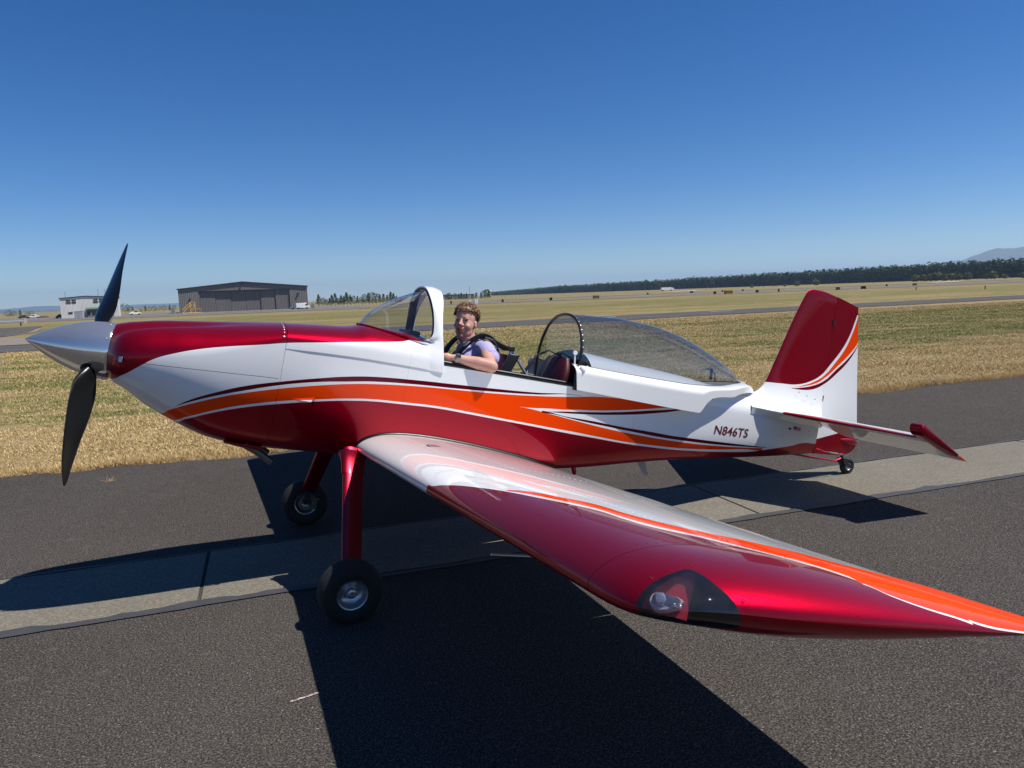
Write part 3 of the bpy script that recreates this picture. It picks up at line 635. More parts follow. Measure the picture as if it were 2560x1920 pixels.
# skirt: moulded fibreglass from glass edge down over the side
def skirt_pt(x, t_):       # t 0 = glass edge, 1 = lower edge
    z0, w0 = cgz(x)+.004, cgw(x)-.003; w1 = cy(x)
    zb_ = float(pch([1.42, 2.0, 2.575, 2.60, 2.64, 2.70, 2.80, 2.95, 3.05, 3.2, 3.4], [.586, .572, .562, .585, .645, .690, .712, .728, .760, .785, .797], x))
    e = min(1, t_/.38)
    yy = w0+(w1-w0)*math.sin(e*math.pi/2)**.8; zz = z0-(z0-zb_)*(t_**1.25)*(.9+.1*t_)
    zz = z0+(zb_-z0)*(.22*math.sin(min(1, t_/.38)*math.pi/2)**2*0+t_**1.2)
    return yy, zz
for s in (1, -1):
    rows = []
    for x in np.concatenate([np.linspace(1.455, 2.56, 36), np.linspace(2.575, 2.75, 16), np.linspace(2.77, 3.395, 26)]):
        rr = []
        for k in range(19):
            t_ = k/18; yy, zz = skirt_pt(x, t_); xx = x-(.042*(1-t_)-.0 if x < 1.5 else .0)*(1 if x < 1.46 else max(0, (1.5-x)/.04))
            rr.append((xx, -s*max(yy, .001), zz))
        rows.append(rr)
    V, F = loft(rows, close=False); o = part('canopy_skirt', V, F, M['white'], CAN); fixn(o); solidify(o, .005, 0); bevel(o, .0015)
# tail of the skirt, closing over the spine
rows = []
for x in np.linspace(3.20, 3.395, 10):
    w = max(float(cgw(x)) if x < 3.243 else 0.0, .0); rows.append([(x, y, cgz(x)+.004+(.012*(1-(y/max(cgw(min(x, 3.24)), .02))**2) if x < 3.3 else 0)) for y in np.linspace(-max(w, .012), max(w, .012), 7)])
V, F = loft(rows, close=False); o = part('canopy_skirt', V, F, M['white'], CAN); solidify(o, .005, 0)
# inner canopy rail and black edge of glass on the far side
mb = MB()
for s in (1, -1): mb.tube([(x, -s*(cgw(x)-.004), cgz(x)+.004) for x in np.linspace(1.49, 3.235, 40)], .0055, 6)
part('canopy_seal', mb.V, mb.F, M['black'], CAN)
mb = MB().tube([(2.70, -.12, .83), (2.78, -.09, .915), (2.90, -.02, .93), (3.0, .05, .89), (3.03, .07, .83)], .006, 8); mb.tube([(2.90, -.02, .93), (2.90, -.03, .84)], .012, 8)
part('canopy_brace', mb.V, mb.F, M['black'], CAN)
# latch handle: small white button lever at the front corner of the skirt
mb = MB().tube([(1.43, -.375, .75), (1.425, -.372, .79), (1.418, -.372, .832)], [.007, .006, .006], 8)
mb.lathe((1.418, -.372, .842), (0, -1, 0), [(-.008, 0), (-.008, .016), (.008, .016), (.008, 0)], 16); part('canopy_handle', mb.V, mb.F, M['white'], CAN)
mb = MB().box((1.452, -.40, .655), (.03, .022, .15)); mb.tube([(1.45, -.385, .62), (1.45, -.385, .76)], .011, 8); o = part('canopy_roller', mb.V, mb.F, M['black'], CAN); bevel(o, .003)
mb = MB().tube([(1.46, -.41, .752), (1.485, -.43, .727), (1.52, -.40, .757)], .010, 8); part('canopy_handle', mb.V, mb.F, M['white'], CAN)
# cockpit rails
for s in (1, -1):
    mb = MB().add(*loft([[(x, -s*(float(fw(x))+.001), .6005), (x, -s*(float(fw(x))+.001), .612), (x, -s*(float(fw(x))-.045), .612), (x, -s*(float(fw(x))-.045), .590)] for x in np.linspace(.40, 1.60, 14)], close=True, cap0=True, cap1=True))
    mb.tube([(x, -s*(float(fw(x))-.025), .622) for x in np.linspace(.42, 1.60, 8)], .009, 6); o = pmb(mb, 'cockpit_rail', M['black']); fixn(o)
    mb = MB().tube([(x, -s*(side_y(x, float(fz(x))+.004)+.004), float(fz(x))+.012) for x in np.linspace(1.62, 2.5, 12)], .006, 6); pmb(mb, 'canopy_track', M['alu'])
mb = MB().box((2.2, 0, .872), (1.3, .03, .018)); 
# seats
def seat(x, z0, z1, w, name='front_seat'):
    e = empty(name); e.parent = AP; e.location = -BASE
    prof_ = []
    rows = []
    for k in range(15):
        t_ = k/14; z = z0+(z1-z0)*t_; xx = x+.30*(t_)*.42; wid = w*(1-.35*max(0, (t_-.75)/.25)**2)
        th = .045+.02*math.sin(t_*math.pi)
        r0 = []
        for j in range(24):
            a = 2*math.pi*j/24; r0.append((xx+th*math.sin(a)*(1+.12*math.cos(4*a)), wid*math.copysign(abs(math.cos(a))**.6, math.cos(a)), z))
        rows.append(r0)
    V, F = loft(rows, True, True, True); o = part('backrest', V, F, M['cushion'], e); fixn(o)
    mb = MB().box((x-.22, 0, z0+.02), (.46, 2*w, .10)); o = part('seat_cushion', mb.V, mb.F, M['cushion'], e); bevel(o, .03, 3)
    return e
seat(.90, .18, .745, .20); seat(1.36, .15, .80, .23, 'rear_seat')
# seat side strap pad (black) and roll bar
mb = MB().add(*loft([[(.895+.13*t_+d, -.215+dy, .42+.335*t_) for d, dy in ((-.03, 0), (.05, 0), (.05, .025), (-.03, .025))] for t_ in np.linspace(0, 1, 6)], True, True, True))
o = pmb(mb, 'seat_frame', M['black']); bevel(o, .006)
mb = MB()
for s in (1, -1):
    mb.tube([(1.000, -s*.11, .775), (.975, -s*.30, .60)] if 0 else [(1.025, -s*.15, .785), (.965, -s*.20, .60)], .011, 10)
    mb.tube([(1.025, -s*.15, .785), (1.175, -s*.20, .60)], .011, 10)
mb.tube([(1.025, -.15, .785), (1.025, .15, .785)], .012, 10); pmb(mb, 'roll_bar', M['alu'])
mb = MB().box((1.018, -.14, .792), (.05, .06, .035)); o = pmb(mb, 'harness_bracket', M['black']); bevel(o, .005)
# rear seat harness straps
for s in (1, -1):
    mb = MB().add(*loft([[(p[0], -s*p[1]-.022, p[2]), (p[0]-.006, -s*p[1]-.022, p[2]+.003), (p[0]-.006, -s*p[1]+.022, p[2]+.003), (p[0], -s*p[1]+.022, p[2])] for p in [(1.56, .09, .80), (1.44, .10, .835), (1.36, .12, .78), (1.30, .14, .66), (1.24, .15, .45)]], True, True, True)); pmb(mb, 'rear_harness_strap', M['webbing'])
# ---- fin and rudder --------------------------------------------------
def sym(c, th, n=22):
    out = []
    for i in range(n+1):
        u = (1-math.cos(math.pi*i/n))/2; yt = th/.2*(.2969*math.sqrt(u)-.126*u-.3516*u*u+.2843*u**3-.1015*u**4)
        out.append((u*c, yt))
    return out
def fle(z): return float(pch([.70, .80, .84, .907, 1.1, 1.725, 1.765, 1.785, 1.797], [3.20, 3.40, 3.455, 3.505, 3.568, 3.772, 3.793, 3.823, 3.87], z))
HX = lambda z: 4.188-(z-.70)*.036
def rte(z): return float(pch([.352, .365, .40, .44, .48, .50, .70, 1.737], [4.50, 4.60, 4.675, 4.712, 4.733, 4.735, 4.678, 4.424], z))
def topz(x): return float(pch([3.82, 3.943, 4.19, 4.424], [1.786, 1.80, 1.775, 1.738], x))
rows = []
for k, z in enumerate(np.concatenate([np.linspace(.66, .98, 16), np.linspace(1.02, 1.74, 24), [1.765, 1.785, 1.797]])):
    l = fle(z); h = HX(z)-.001; c = (h-l)*1.25; fl = math.exp(-max(0, z-.70)/.085); th = .088*(1-.1*(z-.8))
    tk = .75 if z < 1.76 else (.65 if z < 1.78 else (.4 if z < 1.79 else .1))
    pts = sym(c, th, 40); up = []
    for (u, y) in pts:
        if l+u > h: break
        fy = y*c*tk+.058*fl*min(1, math.sqrt(max(u, 0)/.10))*(1-.5*u/(h-l))
        q = (l+u-3.80)/(4.19-3.80); zz = z
        if z > 1.6: zz = z+(z-1.6)/.197*(topz(l+u)-1.797)*(1 if l+u > 3.943 else 0)
        up.append((l+u, fy, zz))
    n_ = 30
    # resample on fixed fractions
    us = [((1-math.cos(math.pi*i/(n_)))/2) for i in range(n_+1)]
    X = [p[0] for p in up]; Y = [p[1] for p in up]; Z = [p[2] for p in up]
    g = [(l+(h-l)*u, float(np.interp(l+(h-l)*u, X, Y)), float(np.interp(l+(h-l)*u, X, Z))) for u in us]
    rows.append([(p[0], -p[1], p[2]) for p in g[::-1]]+[(p[0], p[1], p[2]) for p in g[1:]])
V, F = loft(rows, True, False, True); FIN = part('vertical_fin', V, F, M['fin'], angle=45); fixn(FIN)
rows = []
for z in np.concatenate([[.352, .356, .365, .38, .40], np.linspace(.43, 1.70, 26), [1.74]]):
    h = HX(z)+.0012; l = h; t1 = rte(z)
    q = float(pch([.35, .356, .37, .40, .44], [.15, .5, .75, .95, 1.], z))
    th0 = (.75*1.25*max(.2, HX(z)-fle(max(z, .9)))*.2185*.088*(1-.1*(z-.8))+.0012)*q
    def zt_(x): return z+((topz(x)-1.797)*(z-1.5)/.24 + (z-1.5)/.24*.057 if z > 1.5 else 0)
    if z < .7: sh = lambda x: (x-4.2)*.05*(1-(z-.352)/.348)
    else: sh = lambda x: 0
    g = [(l+(t1-l)*u, th0*(1-u)**.95+.0012, ) for u in np.linspace(0, 1, 14)]
    nose = [(l-.010, .0, 0)]
    rows.append([(x, -y, zt_(x)+sh(x)) for x, y in g[::-1]]+[(l-.012, 0, zt_(l))]+[(x, y, zt_(x)+sh(x)) for x, y in g])
V, F = loft(rows, True, True, True); RUD = part('rudder', V, F, M['fin'], angle=30); fixn(RUD)
for z in (1.55, .86): mb = MB().box((HX(z), 0, z), (.03, .03, .05)); o = pmb(mb, 'rudder_hinge', M['black'])
mb = MB().lathe((4.62, 0, .515), (1, 0, -.02), [(-.14, .004), (-.02, .028), (.05, .032), (.09, .026), (.10, .018)], 18); o = part('tail_light', mb.V, mb.F, M['red'], RUD)
mb = MB().lathe((4.72, 0, .513), (1, 0, -.02), [(0, .018), (.018, .014), (.024, 0)], 14); o = part('tail_lamp', mb.V, mb.F, M['clear'], RUD)
# fillet fairing from spine to fin and stabiliser
rows = []
for x in np.linspace(3.24, 4.17, 26):
    q = (x-3.24)/.93; w = float(fw(x))+.0015+.0035*min(1, q*3); zb_ = .655-.03*q
    top = .80+.02*math.sin(q*math.pi)-.04*q; fl = .075*math.sin(min(1, q*3.2)*math.pi/2)*(1-.25*q)
    fl *= 1
    rr = []
    for k in range(21):
        t_ = -1+2*k/20; a = abs(t_); yy = (w+fl)*a; zz = zb_+.028+(top-zb_-.028)*(1-a)**1.9*1.0
        zz = zb_+.030+(top-zb_-.03)*math.exp(-(a/.42)**1.6)
        rr.append((x, (yy if t_ > 0 else -yy), zz-(.0 if a < .97 else .008)))
    rr = [(x, -(w+.002), zb_-.035)]+rr+[(x, w+.002, zb_-.035)]
    rows.append(rr)
V, F = loft(rows, close=False); o = part('empennage_fairing', V, F, M['white'], angle=60); fixn(o)
# ---- horizontal stabiliser and elevators -----------------------------
HZ = .672
def hle(yl): return 3.375+.405*max(0, yl-.05)
def make_tail(s):
    e = empty('horizontal_stabilizer'); e.parent = AP; e.location = -BASE
    rows = []
    for yl in np.concatenate([np.linspace(.05, 1.17, 16), [1.19, 1.20]]):
        l = hle(yl); h = 4.02; c = (h-l)*1.22; th = .072*(.62/(c+.02))**.3; tk = 1 if yl < 1.18 else (.75 if yl < 1.195 else .2)
        pts = [(u, y) for u, y in sym(c, th*c/ c, 40)]; us = [((1-math.cos(math.pi*i/22))/2) for i in range(23)]
        X = [p[0] for p in pts]; Y = [p[1]*c*tk for p in pts]; g = [((h-l)*u, float(np.interp((h-l)*u, X, Y))) for u in us]
        rows.append([(l+u, -s*yl, HZ+y) for u, y in g[::-1]]+[(l+u, -s*yl, HZ-y) for u, y in g[1:]])
    V, F = loft(rows, True, True, True); o = part('stabilizer', V, F, M['tail'], e, 45); fixn(o)
    el = empty('elevator'); el.parent = AP; el.location = -BASE
    DR = R(19); cd_, sd_ = math.cos(DR), math.sin(DR)
    def rot(u, z, yl): return (4.03+u*cd_-z*sd_*(-1)*-1*-1 if 0 else 4.03+u*cd_-(-z)*(-sd_)*-1*0+z*sd_*0+0, -s*yl, HZ-u*sd_+z*cd_)
    rows = []
    for yl in np.linspace(.075, 1.245, 20):
        te = .355 if yl > .20 else .20+.155*(yl-.075)/.125
        g = [(te*u, .026*(1-u)**.95+.001) for u in np.linspace(0, 1, 12)]
        rows.append([rot(u, z, yl) for u, z in g[::-1]]+[rot(-.016, 0, yl)]+[rot(u, -z, yl) for u, z in g])
    V, F = loft(rows, True, True, True); o = part('elevator_panel', V, F, M['tail'], el, 30); fixn(o)
    # counterbalance horn with moulded tip
    rows = []
    for yl, k in ((1.205, 1), (1.245, 1), (1.285, 1), (1.302, .86), (1.308, .5)):
        a0 = -.215-.0; g = []
        for i in range(27):
            u = (1-math.cos(math.pi*i/26))/2; x_ = a0+(.36-a0)*u; th = (.043*min(1, math.sqrt(u/.05)) if u < .05 else .043*(1-(u-.05)/.95)**.75)+.0012; g.append((x_, th*k))
        rows.append([rot(u, z, yl) for u, z in g[::-1]]+[rot(u, -z, yl) for u, z in g[1:]])
    V, F = loft(rows, True, True, True); o = part('elevator_horn', V, F, M['tail'], el, 40); fixn(o)
    return e
make_tail(1); make_tail(-1)
# ---- landing gear ----------------------------------------------------
AX = (-.2047, .9975, .181)
TYRE = [(-.060, .080), (-.062, .092), (-.066, .108), (-.068, .130), (-.062, .155), (-.046, .172), (-.030, .1785), (-.018, .1795), (-.016, .1765), (-.012, .1765), (-.010, .1808), (.010, .1808), (.012, .1765), (.016, .1765), (.018, .1795), (.030, .1785), (.046, .172), (.062, .155), (.068, .130), (.066, .108), (.062, .092), (.060, .080)]
for s in (1, -1):
    fy = -s
    wc = w2a((AX[0], fy*AX[1], AX[2])); camb = R(3)
    axd = (w2a((0, fy*math.cos(camb), math.sin(camb)*-1+0))-w2a((0, 0, 0)))
    top = Vector((-.035, fy*.36, -.02)); bot = Vector((-.055, fy*.925, -.600)); end = Vector((wc.x+.02, fy*.925, wc.z+.01))
    rows = []
    for t_, p, c, th in ((0, top, .135, .040), (.2, None, .130, .036), (.5, None, .122, .034), (.8, None, .118, .030), (1, bot, .112, .028)):
        p = top.lerp(bot, t_) if p is None else p
        ld = (bot-top).normalized(); cv = Vector((1, 0, 0)); nv = ld.cross(cv).normalized()
        r0 = [p+cv*(u*c-c*.4)+nv*y*c for u, y in sym(1, th/.118*1.0, 16)][::-1]+[p+cv*(u*c-c*.4)-nv*y*c for u, y in sym(1, th/.118, 16)][1:-1]
        rows.append(r0)
    V, F = loft(rows, True, True, True); o = part('landing_gear_leg', V, F, M['red'], AP, 40); fixn(o); leg = o
    # lower steel link into the wheel
    mb = MB().tube([bot+Vector((.0, 0, .02)), bot.lerp(end, .5), end, wc+axd*(-.03)], [.018, .017, .016, .016], 10); part('axle_leg', mb.V, mb.F, M['black'], leg)
    # intersection fairing
    ld = (bot-top).normalized(); rows = []
    for t_, g in ((0.045, 2.6), (.075, 2.0), (.105, 1.6), (.14, 1.35), (.18, 1.2), (.235, 1.12)):
        p = top.lerp(bot, t_); cv = Vector((1, 0, 0)); nv = ld.cross(cv).normalized(); c = .135*(.72+.28*g); th = .14*g
        rows.append([p+cv*(u*c-c*.42)+nv*y*.135*.9*g for u, y in sym(1, .30, 16)][::-1]+[p+cv*(u*c-c*.42)-nv*y*.135*.9*g for u, y in sym(1, .30, 16)][1:-1])
    V, F = loft(rows, True, False, False); o = part('gear_fairing', V, F, M['red'], AP, 60); fixn(o)
    # wheel
    w_ = empty('main_wheel'); w_.parent = AP; w_.location = -BASE
    mb = MB().lathe(wc, axd, TYRE, 56); o = part('tyre', mb.V, mb.F, M['rubber'], w_, 50); fixn(o)
    prof = [(.057, .088), (.064, .086), (.062, .080), (.050, .076), (.030, .071), (.018, .058), (.014, .038), (.030, .033), (.050, .026), (.054, .015), (.046, .011), (.046, 0)]
    mb = MB().lathe(wc, axd, [(t_, r_) for t_, r_ in prof], 40); mb.lathe(wc, axd, [(-t_, r_) for t_, r_ in prof[:6]]+[(-.014, 0)], 40)
    for k in range(3):
        a = 2*math.pi*k/3; u = Vector(axd).orthogonal().normalized(); v = Vector(axd).normalized().cross(u); mb.lathe(wc+(u*math.cos(a)+v*math.sin(a))*.042+Vector(axd)*.014, axd, [(0, .005), (.008, .005), (.008, 0)], 6)
    o = part('rim', mb.V, mb.F, M['alu'], w_, 40); fixn(o)
    ia = -Vector(axd)
    mb = MB().lathe(wc+ia*.034, ia, [(0, .055), (.006, .055), (.006, .03)], 32); part('brake_disc', mb.V, mb.F, M['steel'], w_)
    mb = MB().box(wc+ia*.052+Vector((.065, 0, .0)), (.045, .045, .075)); mb.box(wc+ia*.07+Vector((.03, 0, .045)), (.14, .012, .022)); o = part('brake_caliper', mb.V, mb.F, M['steel'], w_); bevel(o, .004)
# tail wheel
tw = w2a((AXT := 4.7233*cT, 0, .076)); tw = Vector((tw.x, 0, tw.z)); dax = w2a((0, -1, 0))-w2a((0, 0, 0))
tw = w2a((a2w((4.7233, 0, 0)).x, 0, .076))
T = empty('tail_wheel'); T.parent = AP; T.location = -BASE
mb = MB().lathe(tw, (0, -1, 0), [(-.020, .036), (-.026, .050), (-.024, .066), (-.012, .0755), (.012, .0755), (.024, .066), (.026, .050), (.020, .036)], 36); o = part('tyre', mb.V, mb.F, M['rubber'], T); fixn(o)
mb = MB().lathe(tw, (0, -1, 0), [(.020, .038), (.012, .034), (.008, .016), (.024, .014), (.026, .008), (.026, 0)], 24); mb.lathe(tw, (0, 1, 0), [(.020, .038), (.012, .034), (.008, 0)], 24); o = part('rim', mb.V, mb.F, M['alu'], T); fixn(o)
piv = tw+Vector((-.085, 0, .055))
mb = MB().tube([piv+Vector((0, 0, -.05)), piv+Vector((.0, 0, .055))], .016, 12); mb.box(piv+Vector((.02, 0, .0)), (.06, .075, .03))
for s in (1, -1): mb.box(piv.lerp(tw, .5)+Vector((.01, s*.036, -.01)), (.12, .006, .034), Matrix.Rotation(R(22), 3, 'Y'))
o = part('fork', mb.V, mb.F, M['black'], T); bevel(o, .003)
mb = MB().tube([(3.95, 0, .322), (4.16, 0, .316), (4.50, 0, .312), piv+Vector((.0, 0, .012))], [.010, .010, .009, .009], 10); part('tail_spring', mb.V, mb.F, M['red'], T)
for s in (1, -1):
    p0 = Vector((4.26, s*.06, .39)); p1 = piv+Vector((.01, s*.06, .045)); pts = []
    for k in range(97):
        q = k/96; p = p0.lerp(p1, q)
        if .25 < q < .8: a = q*150; p = p+Vector((0, math.cos(a), math.sin(a)))*.007
        pts.append(p)
    mb = MB().tube(pts, .0022, 5); part('steering_spring', mb.V, mb.F, M['alu'], T)
    mb = MB().tube([(4.20, s*.04, .40), (4.24, s*.075, .392)], .006, 6); part('steering_arm', mb.V, mb.F, M['red'], T)
# belly antenna, step, tie-down
mb = MB().add(*loft([[(2.33+.10*t_-.0+c*x_, y_*c*.1, .10-.12*t_) for x_, y_ in ((0, 0), (.3, .5), (1, 0), (.3, -.5))] for t_, c in ((-.25, .10), (.0, .09), (.6, .065), (1, .055))], True, True, True)); o = pmb(mb, 'belly_antenna', simple('pale_grey_plastic', (.36, .35, .32), .6)); fixn(o)
mb = MB().tube([(1.66, -.20, .02), (1.67, -.215, -.03), (1.675, -.22, -.05)], [.020, .017, .010], 12); pmb(mb, 'tie_down_knob', M['red'])
# NACA style scoop on the near flank
def flank(x, z, off=.002): return Vector((x, -(side_y(x, z)+off), z))
nx = PD['naca']; x0, z0, x1, za, zb_ = nx
mb = MB()
V = [flank(x0, z0, .001), flank(x1, za, .014), flank(x1, zb_, .014), flank(x1+.004, za, -.02), flank(x1+.004, zb_, -.02), flank(x1-.02, (za+zb_)/2, .022)]
mb.add(V, [(0, 1, 5), (0, 5, 2), (1, 3, 5), (5, 3, 4), (5, 4, 2)]); o = pmb(mb, 'air_inlet', M['fus'], angle=20)
mb = MB().add([flank(x1+.003, za-.003, .001), flank(x1+.003, zb_+.003, .001), flank(x1+.002, zb_+.004, .016), flank(x1+.002, (za+zb_)/2, .021), flank(x1+.002, za-.004, .013)], [(0, 1, 2, 3, 4)]); pmb(mb, 'air_inlet_mouth', M['black'])
# registration and small flag
def decal_text(txt, size, f, mat, name, shear=0., sx=1.):
    cu = bpy.data.curves.new('t', 'FONT'); cu.body = txt; cu.size = size; cu.shear = shear; cu.resolution_u = 3; cu.offset = .0012; cu.fill_mode = 'FRONT'
    t = bpy.data.objects.new('t', cu); link(t); dg = bpy.context.evaluated_depsgraph_get(); dg.update(); me = bpy.data.meshes.new_from_object(t.evaluated_get(dg)); bpy.data.objects.remove(t)
    xx = [v.co.x for v in me.vertices]; x0t = min(xx); sx = PD['reg']['w']/(max(xx)-x0t)
    bm = bmesh.new(); bm.from_mesh(me)
    bmesh.ops.triangulate(bm, faces=bm.faces)
    for _ in range(2): bmesh.ops.subdivide_edges(bm, edges=[e for e in bm.edges if e.calc_length() > size*.12], cuts=1)
    for v in bm.verts: v.co = f((v.co.x-x0t)*sx, v.co.y)
    bm.to_mesh(me); bm.free(); me.name = name; o = bpy.data.objects.new(name, me); link(o); o.parent = AP; o.location = -BASE; me.materials.clear(); me.materials.append(mat); return o
r0 = PD['reg']       # x, z of first baseline corner; direction; size
M['maroon'] = gloss('maroon_paint', MAR)
for s in (1, -1):
    W_ = r0['w']
    def f(u, v, s=s):
        if s < 0: u = W_-u
        x = r0['x']+u*r0['dx'] + (0 if s > 0 else 0); z = r0['z']+u*r0['dz']+v
        x += v*0; return Vector((x, -s*(side_y(x, z)+.0022), z))
    decal_text('N846TS', r0['size'], f, M['maroon'], 'registration_number', r0['shear'], r0['sx'])
fl = PD['flag']
M['flagred'] = simple('flag_red_print', (.25, .01, .02), .4); M['flagblue'] = simple('flag_blue_print', (.01, .012, .05), .4)
mb = MB(); mb2 = MB()
for s in (1,):
    X0, Z0, ww, hh = fl
    for k in range(7):
        za, zb_ = Z0-hh*k/6.5, Z0-hh*(k+.55)/6.5; mb.add([flank(X0, za, .003), flank(X0+ww, za-.004, .003), flank(X0+ww, zb_-.004, .003), flank(X0, zb_, .003)], [(0, 1, 2, 3)])
    mb2.add([flank(X0, Z0+.001, .0045), flank(X0+ww*.4, Z0-.001, .0045), flank(X0+ww*.4, Z0-hh*.55, .0045), flank(X0, Z0-hh*.55, .0045)], [(0, 1, 2, 3)])
    mb2.add([flank(X0-.075, Z0-.022, .003), flank(X0-.045, Z0-.015, .003), flank(X0-.02, Z0-.028, .003), flank(X0-.045, Z0-.038, .003)], [(0, 1, 2, 3)])
pmb(mb, 'flag_decal', M['flagred']); pmb(mb2, 'flag_canton', M['flagblue'])
# tail fasteners
for (x, z) in ((3.43, .625), (3.52, .622), (3.62, .615), (3.72, .612), (3.82, .608), (3.93, .604), (4.02, .602), (4.03, .55), (4.035, .50)):
    screw(AP, flank(x, z, 0), (0, -1, 0), .0038, 'steel')
for (x, z) in ((3.86, .875), (3.96, .855), (4.06, .84)): 
    screw(AP, (x, -.050, z), (0, -1, .1), .005, 'steel')
# ================================================================== PERSON in the front seat
PB = w2a(a2w((.80, 0, .25)))
PE = empty('person'); place(PE, PB)
tag(PE, 'person with short curly brown hair and lavender t-shirt seated in the front cockpit', 'person')
def pp(mb, name, mat, angle=None, parent=PE, off=None):
    o = mesh_obj(name, mb.V, mb.F, mat, parent, True, angle)
    if parent is PE: o.location = -PB
    return o
def ell(mb, c, r_, B=None, n=14):
    V = []; F = []; m = n*2
    for i in range(1, n):
        a = math.pi*i/n
        for k in range(m):
            b = 2*math.pi*k/m; v = Vector((r_[0]*math.sin(a)*math.cos(b), r_[1]*math.sin(a)*math.sin(b), r_[2]*math.cos(a)))
            V.append(Vector(c)+(B @ v if B else v))
    t = len(V); V.append(Vector(c)+(B @ Vector((0, 0, r_[2])) if B else Vector((0, 0, r_[2])))); V.append(Vector(c)-(B @ Vector((0, 0, r_[2])) if B else Vector((0, 0, r_[2]))))
    for i in range(n-2):
        for k in range(m): F.append((i*m+k, (i+1)*m+k, (i+1)*m+(k+1) % m, i*m+(k+1) % m))
    for k in range(m): F.append((t, k, (k+1) % m)); F.append((t+1, (n-2)*m+(k+1) % m, (n-2)*m+k))
    return mb.add(V, F)
def cap(mb, p0, p1, r0, r1, n=16):
    p0, p1 = Vector(p0), Vector(p1); L_ = (p1-p0).length; ns = max(3, int(L_/.012))
    pts = [p0.lerp(p1, i/ns) for i in range(ns+1)]; rr = [r0+(r1-r0)*i/ns for i in range(ns+1)]
    mb.tube(pts, rr, n); ell(mb, p0, (r0,)*3, n=8); ell(mb, p1, (r1,)*3, n=8); return mb
def remesh(o, vs, it=3, fac=.5):
    m = o.modifiers.new('r', 'REMESH'); m.mode = 'VOXEL'; m.voxel_size = vs; m.use_smooth_shade = True
    m2 = o.modifiers.new('sm', 'SMOOTH'); m2.iterations = it; m2.factor = fac; mats = list(o.data.materials); bake(o)
    if not o.data.materials:
        for a in mats: o.data.materials.append(a)
    o.data.polygons.foreach_set('use_smooth', [True]*len(o.data.polygons)); return o
fa = R(40); hf = Vector((-math.sin(fa), -math.cos(fa), -.02)).normalized(); hu = Vector((-.06, 0.03, 1)).normalized()
hr = hu.cross(hf).normalized(); hu = hf.cross(hr).normalized()       # hr: to the head's left (viewer's right)
HB = Matrix((hr, hf, hu)).transposed(); HC = Vector((.697, -.005, .918)); HB = HB*1.01
def H(a, b, c): return HC+HB @ Vector((a, b, c))
if (H(1, 0, 0)-HC).x < 0: sg = -1
else: sg = 1
t = NT('skin'); n1 = t.noise(22, 4); n2 = t.noise(7, 3)
t.set(color=t.mixc(t.ramp(n2, [(.38, 0.), (.68, 1.)]), (.56, .32, .24), (.50, .22, .165)), rough=.5, sss=.12, spec=.35); t.b.inputs['Subsurface Radius'].default_value = (.02, .008, .004); t.bump(n1, .1, .003); M['skin'] = t.m
b = MB()
ell(b, H(0, -.004, .035), (.072, .090, .085), HB, 18)          # skull
ell(b, H(0, .022, -.015), (.066, .067, .085), HB, 16)          # face
ell(b, H(0, .026, -.072), (.054, .054, .044), HB, 12)          # jaw
ell(b, H(0, .070, -.096), (.020, .018, .018), HB, 10)          # chin
ell(b, H(0, .012, -.106), (.050, .052, .030), HB, 10)          # under chin
for s in (-1, 1):
    ell(b, H(s*.036, .062, -.028), (.025, .020, .024), HB, 10)  # cheeks
    ell(b, H(s*.030, .079, .026), (.024, .010, .008), HB, 8)    # brow
    ell(b, H(s*.040, .012, -.062), (.022, .036, .034), HB, 8)
    ell(b, H(s*.013, .089, -.023), (.009, .010, .008), HB, 8)   # nostril wings
    ell(b, H(s*.074, -.008, -.008), (.008, .017, .030), HB, 10)  # ears
    ell(b, H(s*.026, .058, -.058), (.014, .018, .010), HB, 8)
cap(b, H(0, .082, .018), H(0, .100, -.016), .008, .011)          # nose
ell(b, H(0, .105, -.017), (.012, .012, .010), HB, 10)
ell(b, H(0, .082, -.067), (.024, .008, .006), HB, 8)            # lower lip
ell(b, H(0, .086, -.044), (.024, .008, .006), HB, 8)            # upper lip
nb = Vector((.755, 0, .775))
cap(b, nb, H(0, -.020, -.070), .064, .060)
ell(b, (.790, 0, .730), (.070, .140, .05))
# near arm
sh = (.815, -.185, .745); el = Vector((.778, -.418, .650)); wr = Vector((.545, -.362, .660))
cap(b, sh, el, .052, .043); ell(b, el+Vector((.008, -.008, -.004)), (.044, .040, .042))
cap(b, el, el.lerp(wr, .35), .043, .043); cap(b, el.lerp(wr, .35), wr, .043, .026)
hd = Vector((.492, -.350, .655)); ell(b, hd, (.046, .026, .030), Matrix.Rotation(R(-12), 3, 'Z'), 10)
cap(b, wr, hd, .024, .024)
for i, (dx, ln) in enumerate(((-.034, .030), (-.018, .036), (-.002, .037), (.014, .030))):
    k0 = hd+Vector((dx-.012, .012+.002*i, .010)); k1 = k0+Vector((-.010, .028, -.004)); k2 = k1+Vector((-.004, .014, -.026)); k3 = k2+Vector((.002, -.004, -ln*.5))
    cap(b, k0, k1, .0095, .0088, 8); cap(b, k1, k2, .0088, .0080, 8); cap(b, k2, k3, .0080, .0068, 8)
cap(b, hd+Vector((.022, .012, -.004)), hd+Vector((.002, .032, -.022)), .011, .0095, 8); cap(b, hd+Vector((.002, .032, -.022)), hd+Vector((-.018, .036, -.034)), .0092, .0078, 8)
